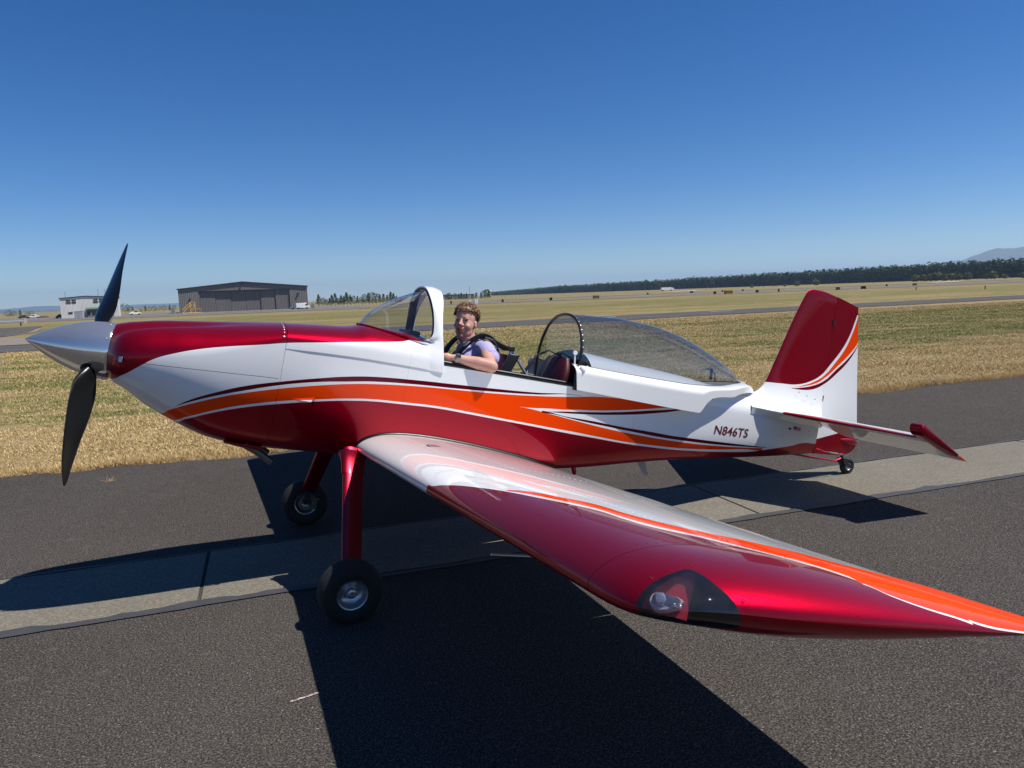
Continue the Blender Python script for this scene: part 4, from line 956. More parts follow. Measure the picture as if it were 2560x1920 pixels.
# far arm
cap(b, (.815, .185, .735), (.74, .30, .53), .050, .042); cap(b, (.74, .30, .53), (.56, .16, .50), .042, .026); ell(b, (.52, .13, .50), (.045, .030, .028))
for i in range(4): cap(b, (.50, .12+.016*i, .51), (.455, .11+.016*i, .50), .009, .007, 8)
cap(b, (.54, .11, .51), (.50, .085, .52), .011, .008, 8)
ell(b, (.86, 0, .55), (.07, .13, .20))
body = pp(b, 'body', M['skin']); remesh(body, .0042, 3, .5)
# face details
t = simple('lip', (.36, .085, .07), .45); td = simple('mouth_inside', (.05, .008, .008), .5); te = simple('teeth', (.55, .50, .42), .35); ti = simple('eye_dark', (.008, .005, .004), .2); tw_ = simple('eye_white', (.40, .36, .33), .3)
m_ = MB(); ell(m_, H(0, .0905, -.055), (.023, .006, .0072), HB, 8); pp(m_, 'mouth', td)
m_ = MB(); ell(m_, H(0, .0925, -.0525), (.018, .0045, .0034), HB, 8); pp(m_, 'teeth', te)
m_ = MB(); pts = [H(.025*math.cos(a), .0945-.010*math.cos(a)**2, -.056-.0095*math.sin(a)+.003*math.cos(a)**2) for a in np.linspace(0, math.pi, 13)]; m_.tube(pts, [.0015+.0028*math.sin(a) for a in np.linspace(0, math.pi, 13)], 8)
pts = [H(.025*math.cos(a), .0955-.010*math.cos(a)**2, -.0515+.0035*math.sin(a)*abs(math.cos(a))**.3+.003*math.cos(a)**2) for a in np.linspace(0, math.pi, 13)]; m_.tube(pts, [.0012+.0018*math.sin(a) for a in np.linspace(0, math.pi, 13)], 8); pp(m_, 'lips', t)
bv2 = BVHTree.FromObject(body, bpy.context.evaluated_depsgraph_get())
def surf(a, c): 
    o0 = H(a, .2, c); h = bv2.ray_cast(o0, -hf); return h[0] if h[0] is not None else H(a, .08, c)
for s in (-1, 1):
    p = surf(s*.030, .008)
    m_ = MB(); ell(m_, p-hf*.002, (.0125, .0045, .0050), HB, 8); pp(m_, 'eye', tw_)
    m_ = MB(); ell(m_, p+hf*.0008, (.0048, .0032, .0044), HB, 8); pp(m_, 'iris', ti)
    m_ = MB(); pts = [surf(s*.030+.0145*math.cos(a), .0085+.0065*math.sin(a))+hf*.0012 for a in np.linspace(0, math.pi, 9)]; m_.tube(pts, .0017, 6); pp(m_, 'eyelash', ti)
    m_ = MB(); pts = [surf(s*(.016+.030*q), .028+.006*math.sin(q*2.6))+hf*.001 for q in np.linspace(0, 1, 8)]; m_.tube(pts, [.0015, .003, .0034, .0032, .003, .0025, .002, .001], 6); pp(m_, 'eyebrow', simple('brow_hair', (.11, .055, .03), .8))
    m_ = MB(); ell(m_, H(s*.077, -.004, -.040), (.003,)*3, None, 6); pp(m_, 'earring', M['alu'])
# hair
th_ = NT('hair_brown'); hn = th_.noise(75, 4, .7); th_.set(color=th_.ramp(hn, [(.32, (.040, .017, .009)), (.48, (.15, .070, .035)), (.62, (.42, .25, .14))]), rough=.55, spec=.4); M['hair'] = th_.m
b = MB(); ell(b, H(0, -.020, .060), (.078, .086, .072), HB, 14); ell(b, H(0, -.045, .01), (.070, .055, .070), HB, 12); ell(b, H(0, .052, .090), (.060, .030, .026), HB, 10)
cap0 = (H(0, -.018, .055))
for i in range(1700):
    a = rng.uniform(0, 2*math.pi); ph_ = math.acos(rng.uniform(-.35, 1)); d = Vector((math.sin(ph_)*math.cos(a), math.sin(ph_)*math.sin(a), math.cos(ph_)))
    # hair line: keep the face and ears free
    if d.y > .25 and d.z < .26+.10*abs(d.x): continue
    if d.z < -.05 and (d.y > -.2): continue
    c = Vector((d.x*.084, -.016+d.y*.096, .054+d.z*.086)); rr_ = rng.uniform(.004, .010)
    u = d.orthogonal().normalized(); q = Matrix.Rotation(rng.uniform(0, 6.28), 3, d) @ u; v = d.cross(q); st = rng.uniform(0, 6); n_ = 6
    pts = [HC+HB @ (c+d*(.000+.014*k/n_)+(q*math.cos(st+k*.95)+v*math.sin(st+k*.95))*rr_*(1-.05*k)) for k in range(n_)]
    b.tube(pts, [.0034, .0036, .0034, .003, .0024, .0012], 4)
pp(b, 'hair', M['hair'])
# shirt
ts = NT('lavender_cotton'); sn = ts.noise(60, 3); wv = ts.noise(9, 4, .5, dist=.6); ts.set(color=ts.mixc(sn, (.36, .33, .58), (.43, .39, .64)), rough=.85, sheen=.25); ts.bump(wv, .5, .012); M['shirt'] = ts.m
b = MB(); ell(b, (.835, 0, .60), (.120, .185, .21)); ell(b, (.80, 0, .70), (.110, .180, .095)); ell(b, (.84, 0, .45), (.13, .17, .20))
for s in (1, -1): ell(b, (.745, -s*.075, .655), (.080, .085, .085))
ell(b, (.735, 0, .725), (.060, .12, .055))
cap(b, (.79, -.09, .765), (.815, -.185, .748), .055, .064)
cap(b, (.815, -.185, .748), (.824, -.285, .703), .066, .060)
cap(b, (.79, .09, .765), (.815, .185, .742), .055, .062); cap(b, (.815, .185, .742), (.79, .25, .65), .064, .058)
ell(b, (.765, 0, .768), (.075, .090, .028))
o = pp(b, 'shirt', M['shirt']); remesh(o, .006, 2, .5)
# sleeve hem and folds
m_ = MB(); c = Vector((.826, -.292, .700)); d = Vector((.05, -1, -.42)).normalized(); u = d.orthogonal().normalized(); v = d.cross(u)
m_.tube([c+(u*math.cos(a)+v*math.sin(a))*.058 for a in np.linspace(0, 2*math.pi, 25)], .0045, 6); pp(m_, 'sleeve_hem', M['shirt'])
m_ = MB(); c = Vector((.728, 0, .798)); d = Vector((-.55, 0, .83)).normalized(); u = Vector((0, 1, 0)); v = d.cross(u)
m_.tube([c+u*math.cos(a)*.082+v*math.sin(a)*.070 for a in np.linspace(0, 2*math.pi, 29)], .005, 6); pp(m_, 'collar', M['shirt'])
b = MB(); 
for s in (1, -1): cap(b, (.86, -s*.09, .32), (.45, -s*.11, .36), .085, .065); cap(b, (.45, -s*.11, .36), (.15, -s*.10, .12), .06, .045)
o = pp(b, 'trousers', simple('dark_trousers', (.03, .035, .05), .8)); remesh(o, .012, 2)
# watch
wd = (wr-el).normalized(); wc_ = wr-wd*.012; u = wd.orthogonal().normalized(); v = wd.cross(u)
m_ = MB().lathe(wc_, wd, [(-.010, .0295), (-.010, .0315), (.010, .0315), (.010, .0295), (-.010, .0295)], 24); pp(m_, 'watch_strap', simple('pale_strap', (.45, .42, .38), .6), 40)
wn_ = Vector((-.08, -.86, .50)).normalized()
m_ = MB().lathe(wc_+wn_*.027, wn_, [(0, .0195), (.008, .0195), (.010, .0180), (.008, .0165)], 28); pp(m_, 'watch_case', M['alu'], 30)
m_ = MB().lathe(wc_+wn_*.027, wn_, [(.008, .0165), (.0085, 0)], 28); pp(m_, 'watch_face', M['blackg'], 30)
# harness over the shoulders (belongs to the airplane)
def ribbon(mb, pts, w, th, side=Vector((0, 1, 0))):
    pts = [Vector(p) for p in pts]; P_ = []
    for i in range(len(pts)-1):
        p0 = pts[max(i-1, 0)]; p1 = pts[i]; p2 = pts[i+1]; p3 = pts[min(i+2, len(pts)-1)]
        for k in range(6):
            t_ = k/6; P_.append(.5*((2*p1)+(p2-p0)*t_+(2*p0-5*p1+4*p2-p3)*t_**2+(3*p1-p0-3*p2+p3)*t_**3))
    P_.append(pts[-1]); rows = []
    for i, p in enumerate(P_):
        d = (P_[min(i+1, len(P_)-1)]-P_[max(i-1, 0)]).normalized(); n = d.cross(side).normalized(); sd = n.cross(d).normalized()
        rows.append([p-sd*w/2-n*th*.3, p-sd*w/2+n*th*.3, p-sd*w*.38+n*th*.5, p+sd*w*.38+n*th*.5, p+sd*w/2+n*th*.3, p+sd*w/2-n*th*.3, p+sd*w*.38-n*th*.5, p-sd*w*.38-n*th*.5])
    V, F = loft(rows, True, True, True); return mb.add(V, F)
HN = empty('harness'); HN.parent = AP; HN.location = -BASE
m_ = MB(); ribbon(m_, [(.99, -.145, .785), (.90, -.145, .812), (.84, -.145, .842), (.775, -.140, .840), (.715, -.135, .795), (.670, -.125, .735), (.640, -.110, .680), (.585, -.08, .625), (.54, -.05, .56)], .052, .012, Vector((.5, .75, -.7)))
o = part('shoulder_strap', m_.V, m_.F, M['webbing'], HN, 30); fixn(o)
m_ = MB(); ribbon(m_, [(.96, -.148, .792), (.89, -.150, .822), (.835, -.150, .852), (.775, -.145, .851), (.712, -.143, .806)], .034, .006, Vector((.5, .75, -.7)))
o = part('shoulder_strap', m_.V, m_.F, M['grey'], HN, 30); fixn(o)
m_ = MB(); ribbon(m_, [(.92, -.19, .70), (.905, -.185, .775), (.86, -.180, .825), (.80, -.172, .835)], .045, .010, Vector((.1, 1, .3))); o = part('parachute_pad', m_.V, m_.F, M['webbing'], HN, 30); fixn(o)
m_ = MB(); ribbon(m_, [(.93, .13, .80), (.84, .13, .850), (.76, .125, .848), (.69, .115, .80), (.635, .10, .73), (.60, .08, .66), (.56, .05, .58)], .085, .020); o = part('shoulder_strap', m_.V, m_.F, M['webbing'], HN, 30); fixn(o)
m_ = MB(); m_.box((.680, -.146, .770), (.030, .045, .012), Matrix.Rotation(R(-50), 3, 'Y')); m_.box((.664, -.140, .752), (.006, .050, .010), Matrix.Rotation(R(-50), 3, 'Y')); m_.box((.695, -.150, .785), (.006, .050, .010), Matrix.Rotation(R(-50), 3, 'Y'))
o = part('buckle', m_.V, m_.F, M['alu'], HN); bevel(o, .002)
# ================================================================== GROUND
LA = R(-3.88); Lc, Ls = math.cos(LA), math.sin(LA)
def uv(u, v, z=0.): return (u*Lc-v*Ls, u*Ls+v*Lc, z)
def zg(x, y):
    d = np.hypot(x, y); return np.interp(d, [0, 18, 60, 250, 400, 1e9], [0, 0, -.14, -.9, -1.1, -1.1])
def sheet(name, us, vs, dz, mat, wob=None, lab=None):
    """quads over a u,v grid that follow the ground"""
    V = []; nu = len(us)
    for j, v in enumerate(vs):
        for i, u in enumerate(us):
            vv = v
            if wob and j in wob: vv += wob[j](u)
            x, y, _ = uv(u, vv); d = math.hypot(x, y); V.append((x, y, float(zg(x, y))+dz+(d*2.2e-4 if dz > 0 else 0)))
    F = [(j*nu+i, j*nu+i+1, (j+1)*nu+i+1, (j+1)*nu+i) for j in range(len(vs)-1) for i in range(nu-1)]
    o = mesh_obj(name, V, F, mat, None, True); tag(o, kind='structure'); return o
def gaxis(m): 
    a = [0]; s_ = 2.
    while a[-1] < m: a.append(a[-1]+s_); s_ *= 1.22
    return np.array(sorted([-q for q in a[1:]]+a))
def asphalt(name, base, sp=1., strong=.5):
    t = NT(name); big = t.noise(.35, 5, .6); med = t.noise(3.2, 5, .65); fine = t.noise(105, 3, .75); fine2 = t.noise(120, 1, .5, dist=.3)
    vo = t.n('TexVoronoi'); vo.inputs['Scale'].default_value = 120; t.l(t.coord(), vo.inputs['Vector'])
    c = t.mixc(t.ramp(big, [(.3, 0.), (.7, 1.)]), tuple(k*.76 for k in base), tuple(k*1.20 for k in base))
    c = t.mixc(t.ramp(med, [(.35, 0.), (.75, .5)]), c, tuple(k*1.30 for k in base))
    c = t.mixc(t.ramp(fine, [(.38, .95), (.52, 0.)]), c, tuple(k*.28 for k in base))
    c = t.mixc(t.ramp(fine, [(.53, 0.), (.64, .9)]), c, tuple(min(1, k*2.5*sp) for k in base))
    c = t.mixc(t.ramp(fine2, [(.70, 0.), (.745, .8)]), c, (.36, .34, .31))
    c = t.mixc(t.ramp(vo.outputs['Distance'], [(0., .5), (.16, 0.)]), c, tuple(min(1, k*2.2) for k in base))
    # worn pale scuffs
    sc = t.noise(6.5, 3, .5, stretch=(1, 1.8, 1, .5)); c = t.mixc(t.ramp(sc, [(.655, 0.), (.69, .34)]), c, tuple(k*2.1 for k in base))
    t.set(color=c, rough=.95, spec=.06)
    h = t.math('ADD', t.mul(fine, 1.0), t.mul(vo.outputs['Distance'], .8)); t.bump(h, strong, .004); return t.m
M['asphalt'] = asphalt('asphalt', (.060, .0535, .048))
M['asphalt2'] = asphalt('taxiway_asphalt', (.085, .082, .080))
M['runway'] = asphalt('runway_asphalt', (.15, .145, .138))
def concrete():
    t = NT('old_concrete'); big = t.noise(1.1, 5, .6); fine = t.noise(70, 4, .75); f2 = t.noise(19, 5, .7)
    c = t.mixc(big, (.135, .121, .095), (.21, .19, .150)); c = t.mixc(t.ramp(fine, [(.38, .7), (.52, 0.)]), c, (.10, .088, .070)); c = t.mixc(t.ramp(fine, [(.56, 0.), (.70, .8)]), c, (.34, .315, .255))
    c = t.mixc(t.ramp(f2, [(.28, .55), (.42, 0.)]), c, (.12, .105, .085)); c = t.mixc(t.ramp(t.noise(.9, 4, .7, stretch=(1, 3, 1)), [(.58, 0.), (.72, .35)]), c, (.11, .10, .09))
    t.set(color=c, rough=.9, spec=.2); t.bump(fine, .5, .004); return t.m
M['conc'] = concrete()
def seal():
    t = NT('crack_sealant'); n = t.noise(9, 4); t.set(color=t.mixc(n, (.035, .034, .034), (.065, .062, .060)), rough=.6); t.bump(n, .2, .004); return t.m
M['seal'] = seal()
M['line'] = simple('worn_white_line', (.62, .60, .54), .8, 0, .25, 14, .1)
def grass_mask(t, v, Vv):
    big = t.noise(1., 5, .6, vec=v, stretch=(.05, .16, 1)); mid = t.noise(1., 6, .72, vec=v, stretch=(.42, 1.5, 1), dist=.4)
    farn = t.noise(1., 5, .6, vec=v, stretch=(.035, .42, 1)); f200 = t.math('MULTIPLY', Vv, 1/200); f60 = t.math('MULTIPLY', Vv, 1/60)
    belt = t.ramp(f200, [(.22, 0.), (.33, .02), (.42, .045), (.62, .04), (.80, .0)])
    near = t.ramp(f60, [(.10, 0.), (.2, .03), (.5, .02), (.57, 0.)])
    dry = t.ramp(f60, [(.070, 1.), (.090, .9), (.15, 0.), (.50, 0.), (.585, 1.), (.60, 1.), (.725, 1.), (.75, 0.)])
    g = t.math('ADD', t.math('ADD', t.mul(big, .28), t.math('ADD', t.mul(mid, .50), t.mul(farn, .22))), t.math('ADD', belt, near)); g = t.math('SUBTRACT', g, t.mul(dry, .3))
    return t.ramp(g, [(.475, 0.), (.555, .9)]), mid, dry
def field():
    t = NT('field_grass'); st = (.035, .30, 1., -LA*0)
    mp = t.n('Mapping'); t.l(t.coord(), mp.inputs[0]); mp.inputs['Rotation'].default_value = (0, 0, -LA)
    v = mp.outputs[0]; sx, sy, sz = None, None, None
    se = t.n('SeparateXYZ'); t.l(v, se.inputs[0]); U, Vv = se.outputs[0], se.outputs[1]
    big = t.noise(1., 5, .6, vec=v, stretch=(.020, .12, 1)); mid = t.noise(1., 5, .65, vec=v, stretch=(.16, .9, 1)); sm = t.noise(1., 4, .7, vec=v, stretch=(1.6, 5., 1)); fine = t.noise(24., 3, .7)
    straw = t.mixc(sm, (.21, .150, .072), (.40, .31, .165)); green = t.mixc(sm, (.075, .090, .022), (.16, .165, .05))
    k, mid, dry = grass_mask(t, v, Vv)
    c = t.mixc(k, straw, green); c = t.mixc(t.ramp(mid, [(.33, .7), (.46, 0.)]), c, (.20, .13, .06)); c = t.mixc(t.ramp(sm, [(.55, 0.), (.70, .6)]), c, (.50, .40, .22)); c = t.mixc(t.ramp(fine, [(.40, .55), (.55, 0.)]), c, (.10, .085, .035))
    t.set(color=c, rough=.95, spec=.1); h = t.math('ADD', t.mul(sm, .7), t.mul(fine, .3)); t.bump(h, .8, .09); return t.m
M['field'] = field()
ax_ = gaxis(9000); gx, gy = np.meshgrid(ax_, ax_); gz = zg(gx, gy)-.012
nU = len(ax_); Vg = np.c_[gx.ravel(), gy.ravel(), gz.ravel()]; Fg = [(j*nU+i, j*nU+i+1, (j+1)*nU+i+1, (j+1)*nU+i) for j in range(nU-1) for i in range(nU-1)]
o = mesh_obj('field', Vg, Fg, M['field']); tag(o, kind='structure')
us = np.concatenate([np.linspace(-300, -12, 30), np.linspace(-11.8, 40, 200), np.linspace(41, 400, 40)])
edge = lambda u: .10*math.sin(u*1.3)+.07*math.sin(u*3.1+1)+.05*math.sin(u*7.7)+.03*math.sin(u*17+2)
o = sheet('apron', us, [-60, -30, -12, -4, 0, 3, 4.16], -.0035+.004, M['asphalt'], {6: edge})
# concrete strip of slabs with joints
js = [-40+i*4.07 for i in range(26)]; off = -.98-js[9]; js = [j+off for j in js]
sid = empty('concrete_strip'); tag(sid, kind='structure')
def slab(u0, u1, v0, v1):
    n = max(2, int((u1-u0)/.25)); V = []; F = []
    for i in range(n+1):
        u = u0+(u1-u0)*i/n
        for v, k in ((v0, 0), (v1, 1)):
            vv = v+.008*math.sin(u*9+k*3)+.006*math.sin(u*23+k); V.append(uv(u, vv, .0062)); V.append(uv(u, vv+(-.012 if k == 0 else .012), .0015))
    for i in range(n):
        a = i*4; b_ = a+4; F += [(a, b_, b_+2, a+2), (a+1, b_+1, b_, a), (a+2, b_+2, b_+3, a+3)]
    F += [(0, 2, 3, 1), (n*4, n*4+1, n*4+3, n*4+2)]
    return mesh_obj('slab', V, F, M['conc'], sid, False)
for a, b_ in zip(js[:-1], js[1:]): slab(a+.012, b_-.012, -.345, .585)
V = [uv(js[0], -.36, .0012), uv(js[-1], -.36, .0012), uv(js[-1], .60, .0012), uv(js[0], .60, .0012)]
# sealant band with frayed edges, laid over the near edge of the strip
def band(name, vfun0, vfun1, z, mat, u0=-40, u1=64, n=900):
    V = []; F = []
    for i in range(n+1):
        u = u0+(u1-u0)*i/n; V += [uv(u, vfun0(u), z), uv(u, vfun1(u), z)]
    F = [(2*i, 2*i+2, 2*i+3, 2*i+1) for i in range(n)]; o = mesh_obj(name, V, F, mat); tag(o, kind='structure'); return o
rw = lambda seed, f=1: (lambda u: sum(math.sin(u*w_*f+seed*w_)*a_ for w_, a_ in ((1.1, .012), (2.7, .010), (6.3, .009), (14.1, .007), (31, .006))))
w1, w2, w3 = rw(1.), rw(3.3), rw(5.1)
band('sealant_strip', lambda u: -.440+w1(u)*.4, lambda u: -.372+max(w2(u)*2.0, -.03), .0086, M['seal'])
band('sealant_strip', lambda u: .600+w1(u+5)*.3, lambda u: .622+w3(u)*.4, .0080, M['seal'])
tl = sheet('taxiway', np.linspace(-400, 500, 300), [35.2, 37.5, 41, 43.5], .006, M['asphalt2'], {0: lambda u: edge(u*.6)*1.6+.094*max(0, u-14), 1: lambda u: .094*max(0, u-14), 2: lambda u: .094*max(0, u-14), 3: lambda u: edge(u*.6+9)*1.6+.094*max(0, u-14)}); tl.name = 'taxiway'
V = [(-60, 50), (-21, 64), (-22.2, 78), (-27, 100), (-31, 119), (-36, 116), (-62, 100)]
o = mesh_obj('side_taxiway', [uv(a, b_, float(zg(*uv(a, b_)[:2]))+.05) for a, b_ in V], [tuple(range(7))], M['asphalt2']); tag(o, kind='structure')
gr = simple('gravel', (.20, .165, .13), .95, 0, .35, 6, .5)
o = mesh_obj('gravel_shoulder', [uv(a, b_, float(zg(*uv(a, b_)[:2]))+.035) for a, b_ in [(-40, 44.2), (-8.5, 44.0), (-10, 47.5), (-20.8, 63.8), (-21.6, 78), (-26.5, 101), (-24.5, 101), (-18.5, 64), (-17, 52), (-7, 48), (-40, 48)][:6]+[(-60, 49)]], [tuple(range(7))], gr); tag(o, kind='structure')
V = []
o = sheet('runway', np.linspace(-700, 2400, 240), list(np.linspace(205, 262, 5)), .02, M['runway'])
o = sheet('far_apron', np.linspace(-700, 40, 60), list(np.linspace(255, 420, 8)), .05, M['runway'])
o = sheet('far_taxiway', np.linspace(60, 2600, 200), list(np.linspace(330, 372, 4)), .02, M['runway'])
for (u0, ln, vv) in ((31.5, 2.0, 42.3), (40.6, 2.0, 43.4), (21.5, 1.6, 41.2)):
    V = [uv(u0, vv-.12, float(zg(*uv(u0, vv)[:2]))+.045), uv(u0+ln, vv-.12, float(zg(*uv(u0+ln, vv)[:2]))+.045), uv(u0+ln, vv+.12, float(zg(*uv(u0+ln, vv)[:2]))+.045), uv(u0, vv+.12, float(zg(*uv(u0, vv)[:2]))+.045)]
    o = mesh_obj('pavement_marking', V, [(0, 1, 2, 3)], M['line']); tag(o, kind='structure')
# chalk scuff, pebbles
V = []; 
n = 14; pts = [(-.50+.13*i/n, -1.74+.03*i/n) for i in range(n+1)]
V = [uv(u, v-.007-.0025*math.sin(i*2.2), .0052) for i, (u, v) in enumerate(pts)]+[uv(u, v+.006+.003*math.sin(i*1.7), .0052) for i, (u, v) in enumerate(pts)]
tck = NT('chalk'); tck.set(color=tck.ramp(tck.noise(60, 4, .7), [(.42, (.09, .08, .08)), (.58, (.55, .45, .42))]), rough=.9)
o = mesh_obj('chalk_mark', V, [(i, i+1, n+1+i+1, n+1+i) for i in range(n)], tck.m); tag(o, kind='structure')
# ---- grass -----------------------------------------------------------
def blades(name, N, sampler, hgt, wid, mat, lean=.5):
    u, v = sampler(N); x = u*Lc-v*Ls; y = u*Ls+v*Lc; z = zg(x, y)-.012
    a = rng.uniform(0, 2*math.pi, N); h = hgt(u, v, N); w = wid(u, v, N); l = rng.uniform(.1, lean, N)*h; la = rng.uniform(0, 2*math.pi, N)
    P0 = np.c_[x-np.cos(a)*w, y-np.sin(a)*w, z]; P1 = np.c_[x+np.cos(a)*w, y+np.sin(a)*w, z]; P2 = np.c_[x+np.cos(la)*l, y+np.sin(la)*l, z+h]
    V = np.stack([P0, P1, P2], 1).reshape(-1, 3).astype(np.float32)
    me = bpy.data.meshes.new(name); me.vertices.add(3*N); me.vertices.foreach_set('co', V.ravel()); me.loops.add(3*N); me.loops.foreach_set('vertex_index', np.arange(3*N, dtype=np.int32))
    me.polygons.add(N); me.polygons.foreach_set('loop_start', np.arange(0, 3*N, 3, dtype=np.int32)); me.update(calc_edges=True); me.validate()
    at = me.attributes.new('tint', 'FLOAT', 'FACE'); at.data.foreach_set('value', rng.uniform(0, 1, N).astype(np.float32))
    me.materials.append(mat); o = bpy.data.objects.new(name, me); link(o); return o
def grass_mat():
    t = NT('grass_blades'); mp = t.n('Mapping'); t.l(t.coord(), mp.inputs[0]); mp.inputs['Rotation'].default_value = (0, 0, -LA); v = mp.outputs[0]
    se = t.n('SeparateXYZ'); t.l(v, se.inputs[0]); Vv = se.outputs[1]
    k, mid, dry = grass_mask(t, v, Vv)
    at = t.n('Attribute'); at.attribute_name = 'tint'; f = at.outputs['Fac']
    straw = t.mixc(f, (.32, .22, .095), (.72, .54, .27)); green = t.mixc(f, (.09, .12, .025), (.30, .31, .10))
    k = t.mul(k, t.ramp(f, [(0., 1.), (.6, 1.), (.9, .35)])); t.set(color=t.mixc(k, straw, green), rough=.8, spec=.2); return t.m
gm = grass_mat()
def smp(v0, v1, p):
    def f(N):
        q = rng.uniform(0, 1, N)**p; v = v0+(v1-v0)*q; u = rng.uniform(-1, 1, N); cu = CAM[0]*1.0; w = (v+5.0); return (cu+w*.68)+u*(w*.96), v
    return f
hg = lambda u, v, N: rng.uniform(.008, .030, N)*(1+.6*np.sin(u*1.1+v*2.3)*np.sin(v*1.7-u*.6))*(1+1.1*np.exp(-((v-4.4)/.25)**2))*(1+v/40)
wg = lambda u, v, N: rng.uniform(.0022, .0045, N)*(1+v/9)
o = blades('grass', 620000, smp(4.22, 35.0, 1.5), hg, wg, gm, 1.6); tag(o, 'short mown grass, straw and green, beyond the apron edge', 'grass', kind='stuff')
def edges(N): u = rng.uniform(-9, 22, N); v = 4.22+np.abs(rng.normal(0, .14, N))+.10*np.sin(u*1.3)+.07*np.sin(u*3.1+1)+.05*np.sin(u*7.7); return u, v-.03
o = blades('grass', 60000, edges, lambda u, v, N: rng.uniform(.03, .085, N), lambda u, v, N: rng.uniform(.0018, .0035, N), gm, 1.4); tag(o, 'dry straw fringe along the asphalt edge', 'grass', kind='stuff')
def tuft(N): return -2.11+rng.normal(0, .025, N), 3.42+rng.normal(0, .015, N)
o = blades('weed_tuft', 60, tuft, lambda u, v, N: rng.uniform(.02, .07, N), lambda u, v, N: rng.uniform(.0015, .003, N), gm, 1.8); tag(o, 'small dry weed tuft on the asphalt under the propeller', 'weed')
def span(pa, D, az, pb):
    p = at(pa, D); dr = Vector((math.cos(R(az)), -math.sin(R(az)), 0)); best = None
    for L_ in np.linspace(10, 90, 1601):
        q = p+dr*L_; d = Vector((q.x-CAM[0], q.y-CAM[1], 0)); w = at(pb, D); e_ = abs(d.normalized().cross(Vector((w.x-CAM[0], w.y-CAM[1], 0)).normalized()).z)
        if best is None or e_ < best[0]: best = (e_, q)
    q = best[1]; q.z = p.z; return p, q
# ---- far things --------------------------------------------------------
def at(px, D, dz=0.):
    """point on the ground at distance D in the direction of an image column"""
    d = Fw+R2*((px-1280)/FPX)-U2*((783-.0371*px-960)/FPX); d.z = 0; d.normalize(); x, y = CAM[0]+d.x*D, CAM[1]+d.y*D; return Vector((x, y, float(zg(x, y))+dz))
def ang(p, q): return math.atan2(q.y-p.y, q.x-p.x)
def far(name, loc, rz, label, cat, group=None):
    e = empty(name, loc, (0, 0, rz)); tag(e, label, cat, group); return e
def fpart(e, name, mb, mat, angle=30): return mesh_obj(name, mb.V, mb.F, mat, e, True, angle)
def ribbed(name, col, sc):
    t = NT(name); x, y, z = t.sep(); w = t.math('SINE', t.math('MULTIPLY', x, sc)); nz = t.noise(.35, 4, .6, stretch=(1, 1, .15))
    t.set(color=t.mixc(t.ramp(nz, [(.35, 0.), (.7, 1.)]), tuple(k*.88 for k in col), col), rough=.55); t.bump(w, .6, .05); return t.m
M['hang'] = ribbed('grey_steel_cladding', (.19, .175, .165), 9.); M['hdoor'] = ribbed('hangar_door_steel', (.17, .155, .145), 11.)
M['wbl'] = ribbed('white_steel_cladding', (.70, .68, .63), 16.); M['trim'] = simple('dark_trim', (.03, .032, .035), .6); M['greenroof'] = simple('green_roof_steel', (.06, .14, .09), .5)
M['winb'] = simple('window_glass_dark', (.015, .02, .025), .1); M['yel'] = simple('yellow_paint', (.75, .42, .03), .45); M['whm'] = simple('white_vehicle_paint', (.75, .76, .76), .3)
M['galv'] = simple('galvanised_steel', (.42, .43, .44), .5, .3); M['wood'] = simple('weathered_post', (.14, .11, .09), .9)
# hangar
pL, pR = span(448, 322, 3., 770); e = far('hangar', pL, ang(pL, pR), 'large grey steel hangar with a low gable and six sliding door panels', 'hangar'); Lh = (pR-pL).xy.length; hE, hP, dep = 9.6, 11.7, 45.
xl = Lh*.49
m_ = MB(); d0, d1, dh = Lh*.158, Lh*.856, 8.3
fr = [(0, 0), (0, hE), (xl, hP), (Lh, hE-.2), (Lh, 0), (d1, 0), (d1, dh), (d0, dh), (d0, 0)]
m_.add([(a, 0, b_) for a, b_ in fr]+[(a, .5, b_) for a, b_ in fr], [(0, 1, 7, 8), (1, 2, 7), (2, 3, 6, 7), (3, 4, 5, 6), (8, 7, 16, 17), (7, 6, 15, 16), (6, 5, 14, 15)])
m_.add([(0, 0, 0), (0, dep, 0), (0, dep, hE), (0, 0, hE), (Lh, 0, 0), (Lh, dep, 0), (Lh, dep, hE-.2), (Lh, 0, hE-.2), (xl, dep, hP)], [(0, 1, 2, 3), (4, 7, 6, 5), (1, 5, 6, 8, 2)])
fpart(e, 'wall', m_, M['hang'])
m_ = MB().prism([(-.4, hE-.25), (-.4, hE+.15), (xl, hP+.35), (Lh+.4, hE-.05), (Lh+.4, hE-.45), (xl, hP-.1)], -.5, dep+.4, lambda v: (v[0], v[2], v[1])); fpart(e, 'roof', m_, M['trim'])
nd = 6; wd_ = (d1-d0)/nd; offs = (.62, .85, 1.10, 1.08, .80, .55)
for i in range(nd):
    m_ = MB().box((d0+wd_*(i+.5), offs[i], dh/2-.05), (wd_*.985, .25, dh-.1)); fpart(e, 'door_panel', m_, M['hdoor'])
m_ = MB().box(((d0+d1)/2, 2.2, dh/2), (d1-d0, .1, dh)); m_.box(((d0+d1)/2, 1.3, dh+.05), (d1-d0, 1.6, .1)); fpart(e, 'door_recess', m_, M['trim'])
m_ = MB().box(((d0+d1)/2, -.12, dh+.12), (d1-d0+.6, .2, .3)); fpart(e, 'door_track', m_, M['trim'])
for a, b_ in ((xl-.3, 10.8), (Lh*.085, 5.4), (Lh*.925, 6.2)):
    m_ = MB().box((a, -.35, b_), (.5, .6, .7)); m_.box((a, -.15, b_+.5), (.12, .3, .6)); fpart(e, 'wall_lamp', m_, M['trim'])
